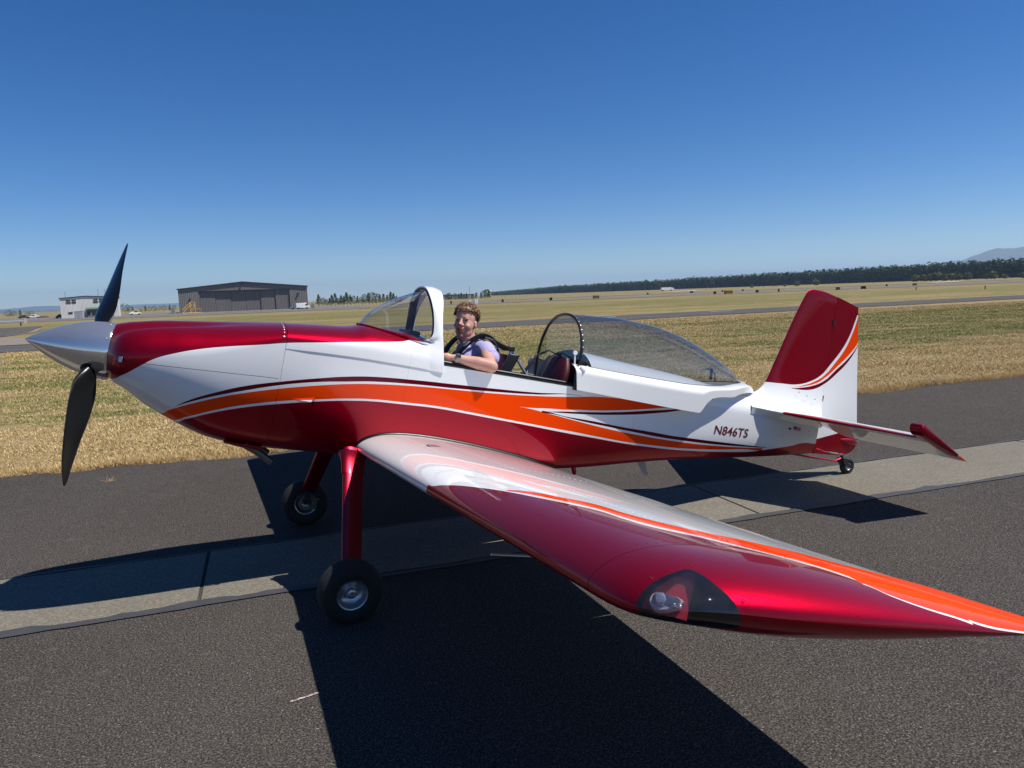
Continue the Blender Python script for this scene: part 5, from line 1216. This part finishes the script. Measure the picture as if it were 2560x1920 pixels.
# white two storey building
pL, pR = span(152, 296, -3.6, 297); e = far('office_building', pL, ang(pL, pR), 'white two storey metal building with dark trim and a green porch roof', 'building'); Lw = (pR-pL).xy.length; hE, hP, dep, xl = 6.9, 7.4, 16., Lw*.42
m_ = MB().add([(0, 0, 0), (0, 0, hE), (xl, 0, hP), (Lw, 0, hE), (Lw, 0, 0)]+[(0, dep, 0), (0, dep, hE), (xl, dep, hP), (Lw, dep, hE), (Lw, dep, 0)], [(0, 1, 2, 3, 4), (5, 9, 8, 7, 6), (0, 5, 6, 1), (4, 3, 8, 9)]); fpart(e, 'wall', m_, M['wbl'])
m_ = MB().prism([(-.3, hE-.05), (-.3, hE+.2), (xl, hP+.28), (Lw+.3, hE+.22), (Lw+.3, hE-.03), (xl, hP)], -.3, dep+.3, lambda v: (v[0], v[2], v[1])); fpart(e, 'roof', m_, M['trim'])
for a in (.143, .237, .609, .707):
    for dx in (-.42, .42):
        m_ = MB().box((Lw*a+dx*.8, -.06, 5.75), (.58, .12, 1.2)); w_ = fpart(e, 'window', m_, M['winb'])
        m_ = MB().box((Lw*a+dx, -.14, 5.75), (.78, .06, .08)); fpart(w_, 'window_bar', m_, M['wbl'])
for a, w_, h_, zz in ((.16, 1.2, .6, 1.9), (.245, .5, .8, 1.9), (.36, 1., 1.6, 1.2)):
    m_ = MB().box((Lw*a, -.06, zz), (w_, .12, h_)); fpart(e, 'window', m_, M['winb'])
m_ = MB().add([(Lw*.44, -2.6, 3.0), (Lw*.92, -2.6, 3.0), (Lw*.92, -.05, 3.55), (Lw*.44, -.05, 3.55), (Lw*.44, -2.6, 2.85), (Lw*.92, -2.6, 2.85), (Lw*.92, -.05, 2.95), (Lw*.44, -.05, 2.95)], [(0, 1, 2, 3), (4, 7, 6, 5), (0, 4, 5, 1), (1, 5, 6, 2), (3, 7, 4, 0)]); fpart(e, 'porch_roof', m_, M['greenroof'])
m_ = MB().box((Lw*.68, -1.2, 1.35), (Lw*.46, 2.0, 2.7)); fpart(e, 'porch_wall', m_, simple('porch_grey', (.16, .15, .13), .8))
for k in range(5): m_ = MB().box((Lw*(.48+.09*k), -2.27, 1.6), (.9, .1, 1.1)); fpart(e, 'window', m_, M['winb'])
for a in (.09, .66, .78): m_ = MB().tube([(Lw*a, 2, 7), (Lw*a, 2, 9.2+a)], .05, 5); fpart(e, 'antenna_mast', m_, M['trim'])
# shed cabinet etc
def boxthing(name, px, D, dims, mat, label, cat, rz=None, group=None, roof=None):
    p = at(px, D); e = far(name, p, -YAW*0+LA if rz is None else rz, label, cat, group); w, d, h = dims
    m_ = MB().box((0, 0, h/2), (w, d, h)); o_ = fpart(e, 'body', m_, mat); bevel(o_, .04)
    m_ = MB().box((0, 0, h+.05), (w*1.05, d*1.05, .1)); fpart(e, 'lid', m_, roof or mat)
    m_ = MB().box((w*.2, -d/2-.02, h*.45), (w*.35, .05, h*.8)); fpart(e, 'door', m_, roof or mat); return e
boxthing('storage_shed', 197, 272, (2.4, 2, 2.3), M['galv'], 'pale square storage shed in front of the white building', 'shed')
boxthing('equipment_cabinet', 432, 300, (1.5, 1.2, 2.1), simple('cabinet_grey', (.26, .25, .22), .7), 'grey equipment cabinet left of the hangar', 'cabinet')
boxthing('equipment_cabinet', 781, 300, (1.1, 1., 1.9), simple('cabinet_grey2', (.24, .24, .23), .7), 'grey cabinet right of the hangar beside the fence', 'cabinet')
boxthing('storage_tank', 1173, 230, (.9, .9, 1.25), M['whm'], 'white utility box behind the head of the person, left one', 'utility box')
boxthing('storage_tank', 1189, 228, (1.0, .9, 1.45), M['whm'], 'white utility box with a pole beside it, right one behind the head', 'utility box')
boxthing('low_building', 1131, 700, (40, 12, 4.5), simple('grey_roofing', (.20, .19, .18), .8), 'long low grey building behind the person, far across the field', 'building')
# vehicles
def vehicle(px, D, rz, mat, label, cat='truck', L_=5.6, kind='pickup', group=None, name='parked_truck'):
    e = far(name, at(px, D), rz, label, cat, group)
    if kind == 'pickup': pr = [(-.5, .45), (-.5, .95), (-.12, .98), (-.12, 1.05), (-.09, 1.75), (.14, 1.78), (.25, 1.12), (.47, 1.0), (.5, .5)]
    elif kind == 'car': pr = [(-.5, .4), (-.49, .85), (-.36, .95), (-.22, 1.42), (.12, 1.45), (.26, .98), (.48, .85), (.5, .4)]
    else: pr = [(-.5, .5), (-.5, 2.3), (.28, 2.35), (.42, 1.35), (.5, 1.2), (.5, .45)]
    m_ = MB().prism([(a*L_, b_) for a, b_ in pr], -.92, .92, lambda v: (v[0], v[2], v[1])); o_ = fpart(e, 'body', m_, mat); fixn(o_); bevel(o_, .08)
    for sx in (-.31, .32):
        for s in (-1, 1):
            m_ = MB().lathe((sx*L_, s*.80, .38), (0, s, 0), [(-.1, .2), (-.1, .38), (.14, .38), (.14, .22), (.10, .2), (.10, 0)], 16); fpart(e, 'wheel', m_, M['rubber'])
    if kind != 'van':
        for s in (-1, 1):
            m_ = MB().add([(a*L_, s*.93, b_) for a, b_ in ((-.075, 1.15), (-.06, 1.62), (.12, 1.64), (.20, 1.15))], [(0, 1, 2, 3)]); fpart(e, 'window', m_, M['winb'])
    else: m_ = MB().add([(a*L_, s_*.93, b_) for s_ in (-1,) for a, b_ in ((.2, 1.35), (.2, 2.05), (.32, 2.05), (.40, 1.35))], [(0, 1, 2, 3)]); fpart(e, 'window', m_, M['winb'])
    return e
vehicle(81, 395, .1, M['whm'], 'white pickup truck alone on the far apron at the left edge', 'pickup truck')
e2 = vehicle(58, 395, .1, M['trim'], 'low dark flatbed trailer behind the white pickup', 'trailer', 4.5, 'car', name='trailer')
vehicle(153, 310, 1.1, simple('dark_car_paint', (.03, .03, .035), .3), 'dark car parked at the left corner of the white building', 'car', 4.3, 'car', name='parked_car')
vehicle(184, 300, 1.3, simple('black_car_paint', (.012, .012, .014), .3), 'black car parked beside the storage shed', 'car', 4.4, 'car', name='parked_car')
vehicle(336, 330, .3, M['whm'], 'white car parked right of the white building', 'car', 4.4, 'car', name='parked_car')
vehicle(755, 290, .12, M['whm'], 'white van parked at the right corner of the hangar', 'van', 5.0, 'van', name='parked_van')
vehicle(742, 293, .12, simple('silver_paint', (.30, .31, .32), .3, .5), 'silver pickup truck parked left of the white van', 'pickup truck')
# yellow maintenance stair
e = far('maintenance_stairs', at(470, 292), .25, 'yellow maintenance stairs on wheels in front of the hangar', 'stairs'); m_ = MB()
for s in (-.5, .5):
    m_.tube([(-2.2, s, .3), (.8, s, 3.1), (2.4, s, 3.1)], .07, 5); m_.tube([(-2.0, s, 1.4), (.8, s, 4.1), (2.4, s, 4.1)], .05, 5)
    for x_ in (.8, 2.4): m_.tube([(x_, s, .2), (x_, s, 4.1)], .07, 5)
    m_.tube([(-2.2, s, .3), (2.4, s, .3)], .07, 5); m_.tube([(.8, s, .3), (2.4, s, 3.1)], .05, 5); m_.tube([(2.6, s, .3), (4.4, s, .3), (4.4, s, 1.7), (2.6, s, 1.7)], .05, 5)
fpart(e, 'frame', m_, M['yel'])
for k in range(9): m_ = MB().box((-2.0+.33*k, 0, .45+.31*k), (.34, 1.0, .05)); fpart(e, 'step', m_, M['yel'])
# guard rail, left edge
gp = Vector(uv(-46, 139.5)); gp.z = float(zg(gp.x, gp.y)); e = far('guard_rail', gp, LA+.03, 'steel guard rail with a striped end marker at the left edge of the far road', 'guard rail'); 
for z_ in (.62, .78):
    m_ = MB().tube([(-25, -.08, z_), (7.2, -.08, z_)], .115, 8); fpart(e, 'rail', m_, M['galv'])
for k in range(9): m_ = MB().box((-24.5+3.9*k, .05, .40), (.18, .15, .85)); fpart(e, 'post', m_, M['wood'])
m_ = MB().box((7.45, -.1, .80), (.32, .04, .75)); mk = fpart(e, 'marker', m_, M['whm']); 
for k in range(3): m_ = MB().box((7.45, -.125, .6+.22*k), (.36, .01, .09), Matrix.Rotation(R(40), 3, 'Y')); fpart(mk, 'stripe', m_, M['yel'])
# airfield signs
def sign(px, D, w, mat, label, group, h=1.0, arrow=False, cat='airfield sign'):
    e = far('airfield_sign', at(px, D), -YAW+math.atan2(-(px-1280), FPX)*1., label, cat, group); m_ = MB().box((0, 0, .25+h/2), (w, .18, h)); o_ = fpart(e, 'panel', m_, mat); bevel(o_, .02)
    for s in (-1, 1): m_ = MB().box((s*w*.35, 0, .13), (.08, .1, .28)); fpart(e, 'leg', m_, M['trim'])
    if arrow:
        m_ = MB().box((-w*.36, -.10, .25+h/2), (w*.22, .02, h*.94)); fpart(e, 'panel', m_, M['trim'])
        for k in (-.12, .05, .22, .38): m_ = MB().box((w*k, -.105, .25+h/2), (w*.07, .02, h*.4)); m_.box((w*k+.05, -.105, .25+h*.62), (w*.10, .02, h*.12)); fpart(e, 'lettering', m_, M['trim'])
        m_ = MB().box((-w*.36, -.12, .25+h/2), (w*.06, .02, h*.55)); fpart(e, 'lettering', m_, M['yel'])
G_ = 'airfield signs along the runway'
sign(1490, 238, 2.1, M['yel'], 'yellow and black airfield sign above the canopy, near the middle of the field', G_, 1.0, True)
sign(1821, 242, 2.7, M['yel'], 'long yellow and black airfield sign between the canopy and the fin', G_, 1.1, True)
dk = simple('dark_sign_back', (.03, .028, .02), .7); dk2 = simple('olive_sign_back', (.16, .12, .02), .7)
for px, D, w, mt, lb in ((1787, 262, .95, dk, 'black square airfield sign left of the long yellow sign'), (1893, 262, .95, dk, 'black square airfield sign right of the long yellow sign'), (1377, 232, .9, dk, 'small black airfield sign right of the head of the person'),
                     (1947, 260, .5, simple('rust_sign', (.12, .03, .03), .7), 'narrow dark red airfield sign left of the fin'), (1806, 380, .7, dk, 'tiny black sign far behind the long yellow sign'), (1729, 370, 1.6, dk2, 'low olive sign far across the runway'), (1857, 385, .9, dk2, 'faint olive sign far beyond the runway, left of the fin'),
                     (2095, 262, 1.3, dk2, 'olive airfield sign just right of the fin top'), (2159, 258, 1.5, dk, 'wide black airfield sign right of the fin'), (2287, 360, 1.6, dk2, 'flat dark sign far right across the runway'), (2217, 372, .8, dk, 'pair of narrow dark posts far right'),
                     (1256, 232, .7, dk, 'small dark airfield marker right of the utility boxes'), (1127, 225, .45, dk, 'small green-black marker left of the person'), (1619, 372, .9, dk2, 'olive sign far off beneath the forest edge')):
    sign(px, D, w, mt, lb, G_, .85 if w > .6 else 1.0)
for px, D, lb in ((2291, 190, 'short dark marker post in the grass, right of the fin'), (2464, 165, 'short dark marker post in the grass near the right edge')):
    e = far('marker_post', at(px, D), 0, lb, 'post', 'marker posts in the far grass'); m_ = MB().tube([(0, 0, 0), (0, 0, .55)], .09, 8); fpart(e, 'post', m_, dk); m_ = MB().lathe((0, 0, .55), (0, 0, 1), [(0, .13), (.12, .10), (.14, 0)], 10); fpart(e, 'cap', m_, dk2)
# poles
def pole(px, D, h, label, arm=True, group='utility poles in front of the forest', cat='utility pole', name='utility_pole'):
    e = far(name, at(px, D), LA, label, cat, group); m_ = MB().tube([(0, 0, 0), (0, 0, h)], [.22, .14], 6); fpart(e, 'mast', m_, M['wood'] if arm else M['galv'])
    if arm: m_ = MB().box((0, 0, h*.90), (2.6, .14, .16)); fpart(e, 'crossarm', m_, M['wood'])
    else: m_ = MB().tube([(0, 0, h), (0, 0, h+.3)], .3, 6); fpart(e, 'lamp_head', m_, M['galv'])
    return e
for px, D, h, lb in ((1645, 900, 11, 'utility pole left of the white semi truck'), (1766, 850, 15, 'tall utility pole right of the semi truck'), (1777, 870, 12, 'thinner pole beside the tall utility pole'), (1909, 800, 17, 'tallest pale pole in front of the forest'),
                 (1933, 850, 14, 'utility pole right of the tallest pole'), (1940, 860, 14, 'utility pole close to the fin, second right of the tallest'), (2184, 800, 16, 'pole right of the fin against the forest'), (2356, 790, 17, 'pole among the round bushes'), (2444, 800, 8, 'short pole near the right edge bushes'),
                 (1467, 950, 12, 'leftmost pole in front of the low forest'), (1529, 950, 12, 'pole above the canopy against the forest'), (1698, 900, 9, 'short pole just right of the semi truck')): pole(px, D, h, lb)
for px, D, h, lb in ((1175, 430, 8.0, 'thin lamp pole over the left utility box'), (1193, 235, 3.2, 'thin pole beside the right utility box')): pole(px, D, h, lb, False, 'lamp poles behind the person', 'lamp pole', 'lamp_pole')
# semi truck
e = far('semi_truck', at(1669, 900), LA, 'white semi truck driving past the far forest', 'truck'); m_ = MB().box((-2, 0, 2.7), (14, 2.6, 3.0)); fpart(e, 'trailer', m_, M['whm']); m_ = MB().prism([(5.4, .6), (5.4, 3.6), (7.4, 3.5), (8.0, 2.0), (9.2, 1.8), (9.2, .6)], -1.25, 1.25, lambda v: (v[0], v[2], v[1])); fpart(e, 'cab', m_, M['whm'])
for x_ in (-7.5, -6.2, 4.6, 8.2): m_ = MB().lathe((x_, -1.1, .55), (0, 1, 0), [(0, 0), (0, .55), (2.2, .55), (2.2, 0)], 12); fpart(e, 'wheel', m_, M['rubber'])
# concrete pad streaks (pale) beyond the runway
pale = simple('pale_concrete', (.50, .47, .42), .9)
for a, b_, D0, D1 in ((1655, 1735, 560, 700), (1915, 1965, 560, 640), (2315, 2395, 560, 700)):
    p = [at(a, D0), at(b_, D0+40), at(b_+20, D1), at(a+30, D1-40)]; o = mesh_obj('far_pavement', [(q.x, q.y, q.z+.25) for q in p], [(0, 1, 2, 3)], pale); tag(o, kind='structure')
# water tower
e = far('water_tower', at(1226, 2300), 0, 'small white water tower above the far trees', 'water tower'); m_ = MB().lathe((0, 0, 15.5), (0, 0, 1), [(-2.4, 0), (-2.1, 2), (-1, 3.6), (0, 4.1), (1.1, 3.5), (1.8, 1.5), (1.95, 0)], 20); fpart(e, 'tank', m_, M['whm']); m_ = MB().tube([(0, 0, 0), (0, 0, 14)], [1.1, .6], 10); fpart(e, 'stem', m_, M['whm'])
# fence lines
def wire_fence(pa, pb, n, label):
    e = far('wire_fence', pa, ang(pa, pb), label, 'fence'); L_ = (pb-pa).xy.length; dzz = pb.z-pa.z
    m_ = MB()
    for k in range(n+1): m_.box((L_*k/n, 0, .9+dzz*k/n), (.10, .10, 1.9))
    o_ = fpart(e, 'post_row', m_, M['wood']); tag(o_, kind='stuff'); m_ = MB()
    for z_ in (.5, 1.0, 1.5, 1.85): m_.box((L_/2, 0, z_+dzz/2), (L_, .03, .03))
    fpart(e, 'wire', m_, M['galv'])
wire_fence(at(785, 330), at(1120, 420), 40, 'wire fence on posts right of the hangar, in front of the trees'); wire_fence(at(1130, 520), at(1620, 650), 60, 'wire fence on posts running below the far forest')
# mound
m_ = MB(); ell(m_, (0, 0, 0), (2.6, 1.8, 1.1)); p = at(107, 380); e = mesh_obj('dirt_mound', m_.V, m_.F, simple('brown_soil', (.10, .06, .04), .95, 0, .3, 3, .6)); e.location = p; tag(e, 'brown dirt mound right of the white pickup', 'mound')
# ---- trees --------------------------------------------------------------
def foliage(name, c0_, c1_):
    t = NT(name); n = t.noise(.9, 4, .7); oi = t.n('ObjectInfo'); c = t.mixc(n, c0_, c1_); t.set(color=c, rough=.85, spec=.15); return t.m
M['con'] = foliage('conifer_foliage', (.034, .056, .018), (.085, .120, .042)); M['dec'] = foliage('broadleaf_foliage', (.034, .052, .018), (.075, .100, .034)); M['bush'] = foliage('bush_foliage', (.10, .125, .05), (.20, .225, .10)); M['trunk'] = simple('bark', (.08, .055, .04), .9)
def crown_tris(kind, h, w, n, ctr=(0, 0, 0)):
    V = []; 
    k = rng.uniform(0, 1, n); a = rng.uniform(0, 2*math.pi, n)
    if kind == 'con': z = .12+.88*k; rad = w*(1-k)**.8*(.65+.35*np.abs(np.sin(k*38)))*rng.uniform(.45, 1, n)
    elif kind == 'pine': z = .05+.95*k; rad = w*np.sqrt(np.maximum(.05, 1-((k-.5)/.55)**2))*rng.uniform(.4, 1.05, n)*(.8+.3*np.sin(a*3+k*9))
    else: z = .12+.88*k; rad = w*np.sqrt(np.maximum(.02, 1-((k-.45)/.57)**2))*rng.uniform(.5, 1.06, n)*(.82+.25*np.sin(a*3+k*7)*np.cos(a*2-k*5))
    P = np.c_[np.cos(a)*rad, np.sin(a)*rad, z*h]+np.array(ctr); s = (h*(.062 if kind == 'pine' else .045) if kind != 'bush' else h*.085)*rng.uniform(.6, 1.4, n)
    T = P[:, None, :]+rng.normal(0, 1, (n, 3, 3))*s[:, None, None]*np.array([1, 1, .7]); return T
def tri_mesh(name, T, mat, parent=None):
    T = T.reshape(-1, 3).astype(np.float32); N = len(T)//3; me = bpy.data.meshes.new(name); me.vertices.add(3*N); me.vertices.foreach_set('co', T.ravel()); me.loops.add(3*N); me.loops.foreach_set('vertex_index', np.arange(3*N, dtype=np.int32))
    me.polygons.add(N); me.polygons.foreach_set('loop_start', np.arange(0, 3*N, 3, dtype=np.int32)); me.update(calc_edges=True); me.materials.append(mat); o = bpy.data.objects.new(name, me); link(o)
    if parent: o.parent = parent
    return o
def tree(kind, px, D, h, w, label, group, cat='tree', name=None, n=420):
    e = far(name or {'con': 'conifer_tree', 'dec': 'broadleaf_tree', 'bush': 'round_bush', 'pine': 'pine_tree'}[kind], at(px, D), 0, label, cat, group)
    c = tri_mesh('crown', crown_tris(kind, h, w, n), M['con'] if kind in ('con', 'pine') else (M['dec'] if kind == 'dec' else M['bush']), e)
    m_ = MB().tube([(0, 0, 0), (.1, 0, h*.55)], [h*.02+.1, .06], 6); fpart(e, 'trunk', m_, M['trunk'])
    return e
px2h = lambda p, D: p*D/FPX
ORD = 'first second third fourth fifth sixth seventh eighth ninth tenth eleventh twelfth thirteenth fourteenth fifteenth sixteenth'.split()
cnt = {}
def nth(key): cnt[key] = cnt.get(key, 0)+1; return ORD[cnt[key]-1]
G1 = 'row of trees behind the dry field right of the hangar'
treesA = [(797, 24, 'con'), (808, 16, 'dec'), (816, 12, 'dec'), (824, 15, 'con'), (830, 22, 'con'), (838, 26, 'con'), (846, 14, 'dec'), (853, 21, 'con'), (860, 19, 'con'), (867, 27, 'con'), (876, 21, 'con'), (885, 18, 'dec'), (894, 17, 'con'), (903, 15, 'dec'), (912, 21, 'dec'), (921, 23, 'con'), (931, 25, 'dec'), (941, 22, 'dec'), (950, 19, 'con'), (959, 20, 'con'), (968, 17, 'con'), (977, 25, 'con'), (984, 21, 'con'), (991, 15, 'con'), (1000, 12, 'dec')]
nm = {'con': 'dark conifer', 'dec': 'rounded tree'}
for i, (px, ph, k) in enumerate(treesA):
    wh = 'first from the hangar' if i == 0 else ('near the hangar end' if i < 8 else ('in the middle' if i < 17 else 'toward the windshield'))
    D = 520+rng.uniform(-30, 30); h = px2h(ph+2, D); tree(k, px, D, h, h*(.34 if k == 'con' else .5), f'{nth("A"+k)} {nm[k]} from the hangar in the tree row right of it', G1)
for px, ph, k in [(1118, 13, 'dec'), (1124, 15, 'dec'), (1138, 13, 'dec'), (1147, 12, 'con'), (1153, 14, 'con'), (1160, 11, 'con'), (1166, 13, 'con'), (1181, 9, 'dec'), (1190, 13, 'con'), (1203, 14, 'con'), (1211, 17, 'dec'), (1218, 20, 'dec'), (1222, 18, 'con')]:
    D = 650+rng.uniform(-30, 30); h = px2h(ph+2, D); tree(k, px, D, h, h*(.30 if k == 'con' else .5), nth('B'+k)+' '+nm[k]+' from the left in the small row behind the person', 'small row of trees behind the person')
for px, ph, k in [(21, 12, 'dec'), (33, 9, 'dec'), (50, 12, 'con'), (70, 7, 'dec'), (80, 7, 'dec'), (312, 17, 'dec'), (322, 8, 'dec'), (331, 10, 'con'), (352, 6, 'dec'), (363, 11, 'con'), (372, 8, 'dec'), (385, 9, 'dec'), (398, 8, 'dec'), (411, 10, 'dec'), (424, 11, 'con'), (436, 9, 'dec')]:
    D = 620+rng.uniform(-40, 40); h = px2h(ph+2, D); wh = 'left of the white building' if px < 100 else 'between the white building and the hangar'
    tree(k, px, D, h, h*(.3 if k == 'con' else .75), nth('C'+k+wh)+' '+nm[k]+' from the left on the skyline '+wh, 'skyline trees '+wh, n=300)
for i, (px, ph) in enumerate([(1880, 7), (1962, 5), (1993, 11), (2041, 12), (2290, 14), (2308, 13), (2327, 14), (2345, 17), (2362, 14), (2381, 14), (2398, 12), (2419, 14), (2467, 10), (2484, 14), (2513, 8), (2556, 11)]):
    D = 900; h = px2h(ph, D); tree('bush', px, D, h*1.1, h*.72, nth('D'+str(px > 2250))+' round green bush from the left before the forest'+(' at the far right' if px > 2250 else ' near the fin'), 'round bushes in front of the forest'+(' at the far right' if px > 2250 else ' behind the fin'), 'bush', n=520)
# forest: thousands of pines read as one mass
Ts = []; Tt = []
ctl = [(2700, 1200, 25), (2560, 1250, 25.5), (2100, 1560, 26), (1700, 2000, 26), (1400, 2500, 23), (1330, 2700, 17), (1230, 3000, 13)]
cp = [at(a, b_) for a, b_, _ in ctl]; seg = []
for (p, q, hA, hB) in [(cp[i], cp[i+1], ctl[i][2], ctl[i+1][2]) for i in range(len(cp)-1)]:
    L_ = (q-p).length; n_ = int(L_/5.2)
    for k in range(n_):
        for row in range(4):
            t_ = (k+rng.uniform(-.5, .5))/n_; c = p.lerp(q, min(1, max(0, t_))); dr = Vector((c.x-CAM[0], c.y-CAM[1], 0)).normalized(); c = c+dr*(row*9+rng.uniform(-4, 4)); h = (hA+(hB-hA)*t_)*rng.uniform(.80, 1.06)+row*1.0
            Ts.append(crown_tris('pine' if rng.uniform() < .7 else 'con', h, h*rng.uniform(.10, .15), 84 if row < 2 else 50, (c.x, c.y, -1.1)))
            if row == 0: Tt.append((c, h))
for i in range(len(cp)-1):
    p, q, hA, hB = cp[i], cp[i+1], ctl[i][2], ctl[i+1][2]; N = int((q-p).length*26); t_ = rng.uniform(0, 1, N); bx = p.x+(q.x-p.x)*t_; by = p.y+(q.y-p.y)*t_; rd_ = np.hypot(bx-CAM[0], by-CAM[1]); off = rng.uniform(14, 34, N)
    P = np.c_[bx+(bx-CAM[0])/rd_*off, by+(by-CAM[1])/rd_*off, -1.2+rng.uniform(0, .78, N)**.9*(hA+(hB-hA)*t_)]; Ts.append(P[:, None, :]+rng.normal(0, 1, (N, 3, 3))*np.array([2.6, 2.6, 1.9]))
T = np.concatenate(Ts); o = tri_mesh('forest', T, M['con']); tag(o, 'long dark plantation forest of pines across the right half of the horizon', 'forest', kind='stuff')
b = MB()
for c, h in Tt: b.tube([(c.x, c.y, -1.2), (c.x, c.y, h*.5)], .35, 4, False)
o = mesh_obj('forest_trunks', b.V, b.F, M['trunk']); tag(o, 'bare trunks at the edge of the plantation forest', 'forest', kind='stuff')
Ts = []
for k in range(1100):
    px = rng.uniform(1225, 1420); D = 2600+rng.uniform(0, 900); c = at(px, D); q = (px-1225)/195; h = (15+16*q)*rng.uniform(.8, 1.15)*D/2600*.8; Ts.append(crown_tris('dec', h, h*.45, 26, (c.x, c.y, c.z)))
for k in range(900):
    px = rng.uniform(-20, 460) if k % 2 else rng.uniform(660, 1240); D = 2200+rng.uniform(0, 500); c = at(px, D); h = rng.uniform(4, 9); Ts.append(crown_tris('dec', h, h*1.1, 22, (c.x, c.y, c.z)))
o = tri_mesh('far_woods', np.concatenate(Ts), M['dec']); tag(o, 'low line of far woods on the horizon', 'woods', kind='stuff')
# hills
def hills(name, prof_, D, mat):
    V = []; F = []; n_ = len(prof_)*12; xs_ = np.linspace(prof_[0][0], prof_[-1][0], n_); hh = pch([p[0] for p in prof_], [p[1] for p in prof_], xs_)
    for i, (px, h) in enumerate(zip(xs_, hh)):
        h = h*(1+.015*math.sin(i*.5)+.008*math.sin(i*1.3)); z = px2h(h, D)
        for dd, f in ((0, 0), (700, .55), (1500, 1.), (2400, .5)): c = at(px, D+dd); V.append((c.x, c.y, -1.3+z*f*(1+dd/D if f == 1 else 1)))
    F = [(i*4+j, (i+1)*4+j, (i+1)*4+j+1, i*4+j+1) for i in range(n_-1) for j in range(3)]; o = mesh_obj(name, V, F, mat); tag(o, kind='structure'); return o
hm = NT('wooded_hill'); hm.set(color=hm.mixc(hm.noise(.004, 5, .6), (.045, .06, .035), (.12, .13, .08)), rough=.95); hm = hm.m
hills('hills', [(-300, 9), (-120, 11), (0, 8), (60, 10), (90, 12), (180, 10), (300, 8), (430, 8), (640, 3), (700, 1)], 19500, hm)
hills('hills', [(2300, 2), (2400, 34), (2440, 47), (2500, 57), (2540, 56), (2620, 57), (2760, 46), (2900, 16)], 15000, hm)
# air
hz = MB().box((0, 0, 237), (43000, 43000, 486)); o = mesh_obj('haze', hz.V, hz.F, None, None, False); m = bpy.data.materials.new('air_haze'); m.use_nodes = True; nt = m.node_tree; nt.nodes.clear(); a_ = nt.nodes.new('ShaderNodeOutputMaterial'); pv = nt.nodes.new('ShaderNodeVolumePrincipled')
pv.inputs['Density'].default_value = .00006; pv.inputs['Color'].default_value = (.50, .72, 1.0, 1); pv.inputs['Anisotropy'].default_value = .2; nt.links.new(pv.outputs[0], a_.inputs['Volume']); o.data.materials.append(m); tag(o, kind='stuff')
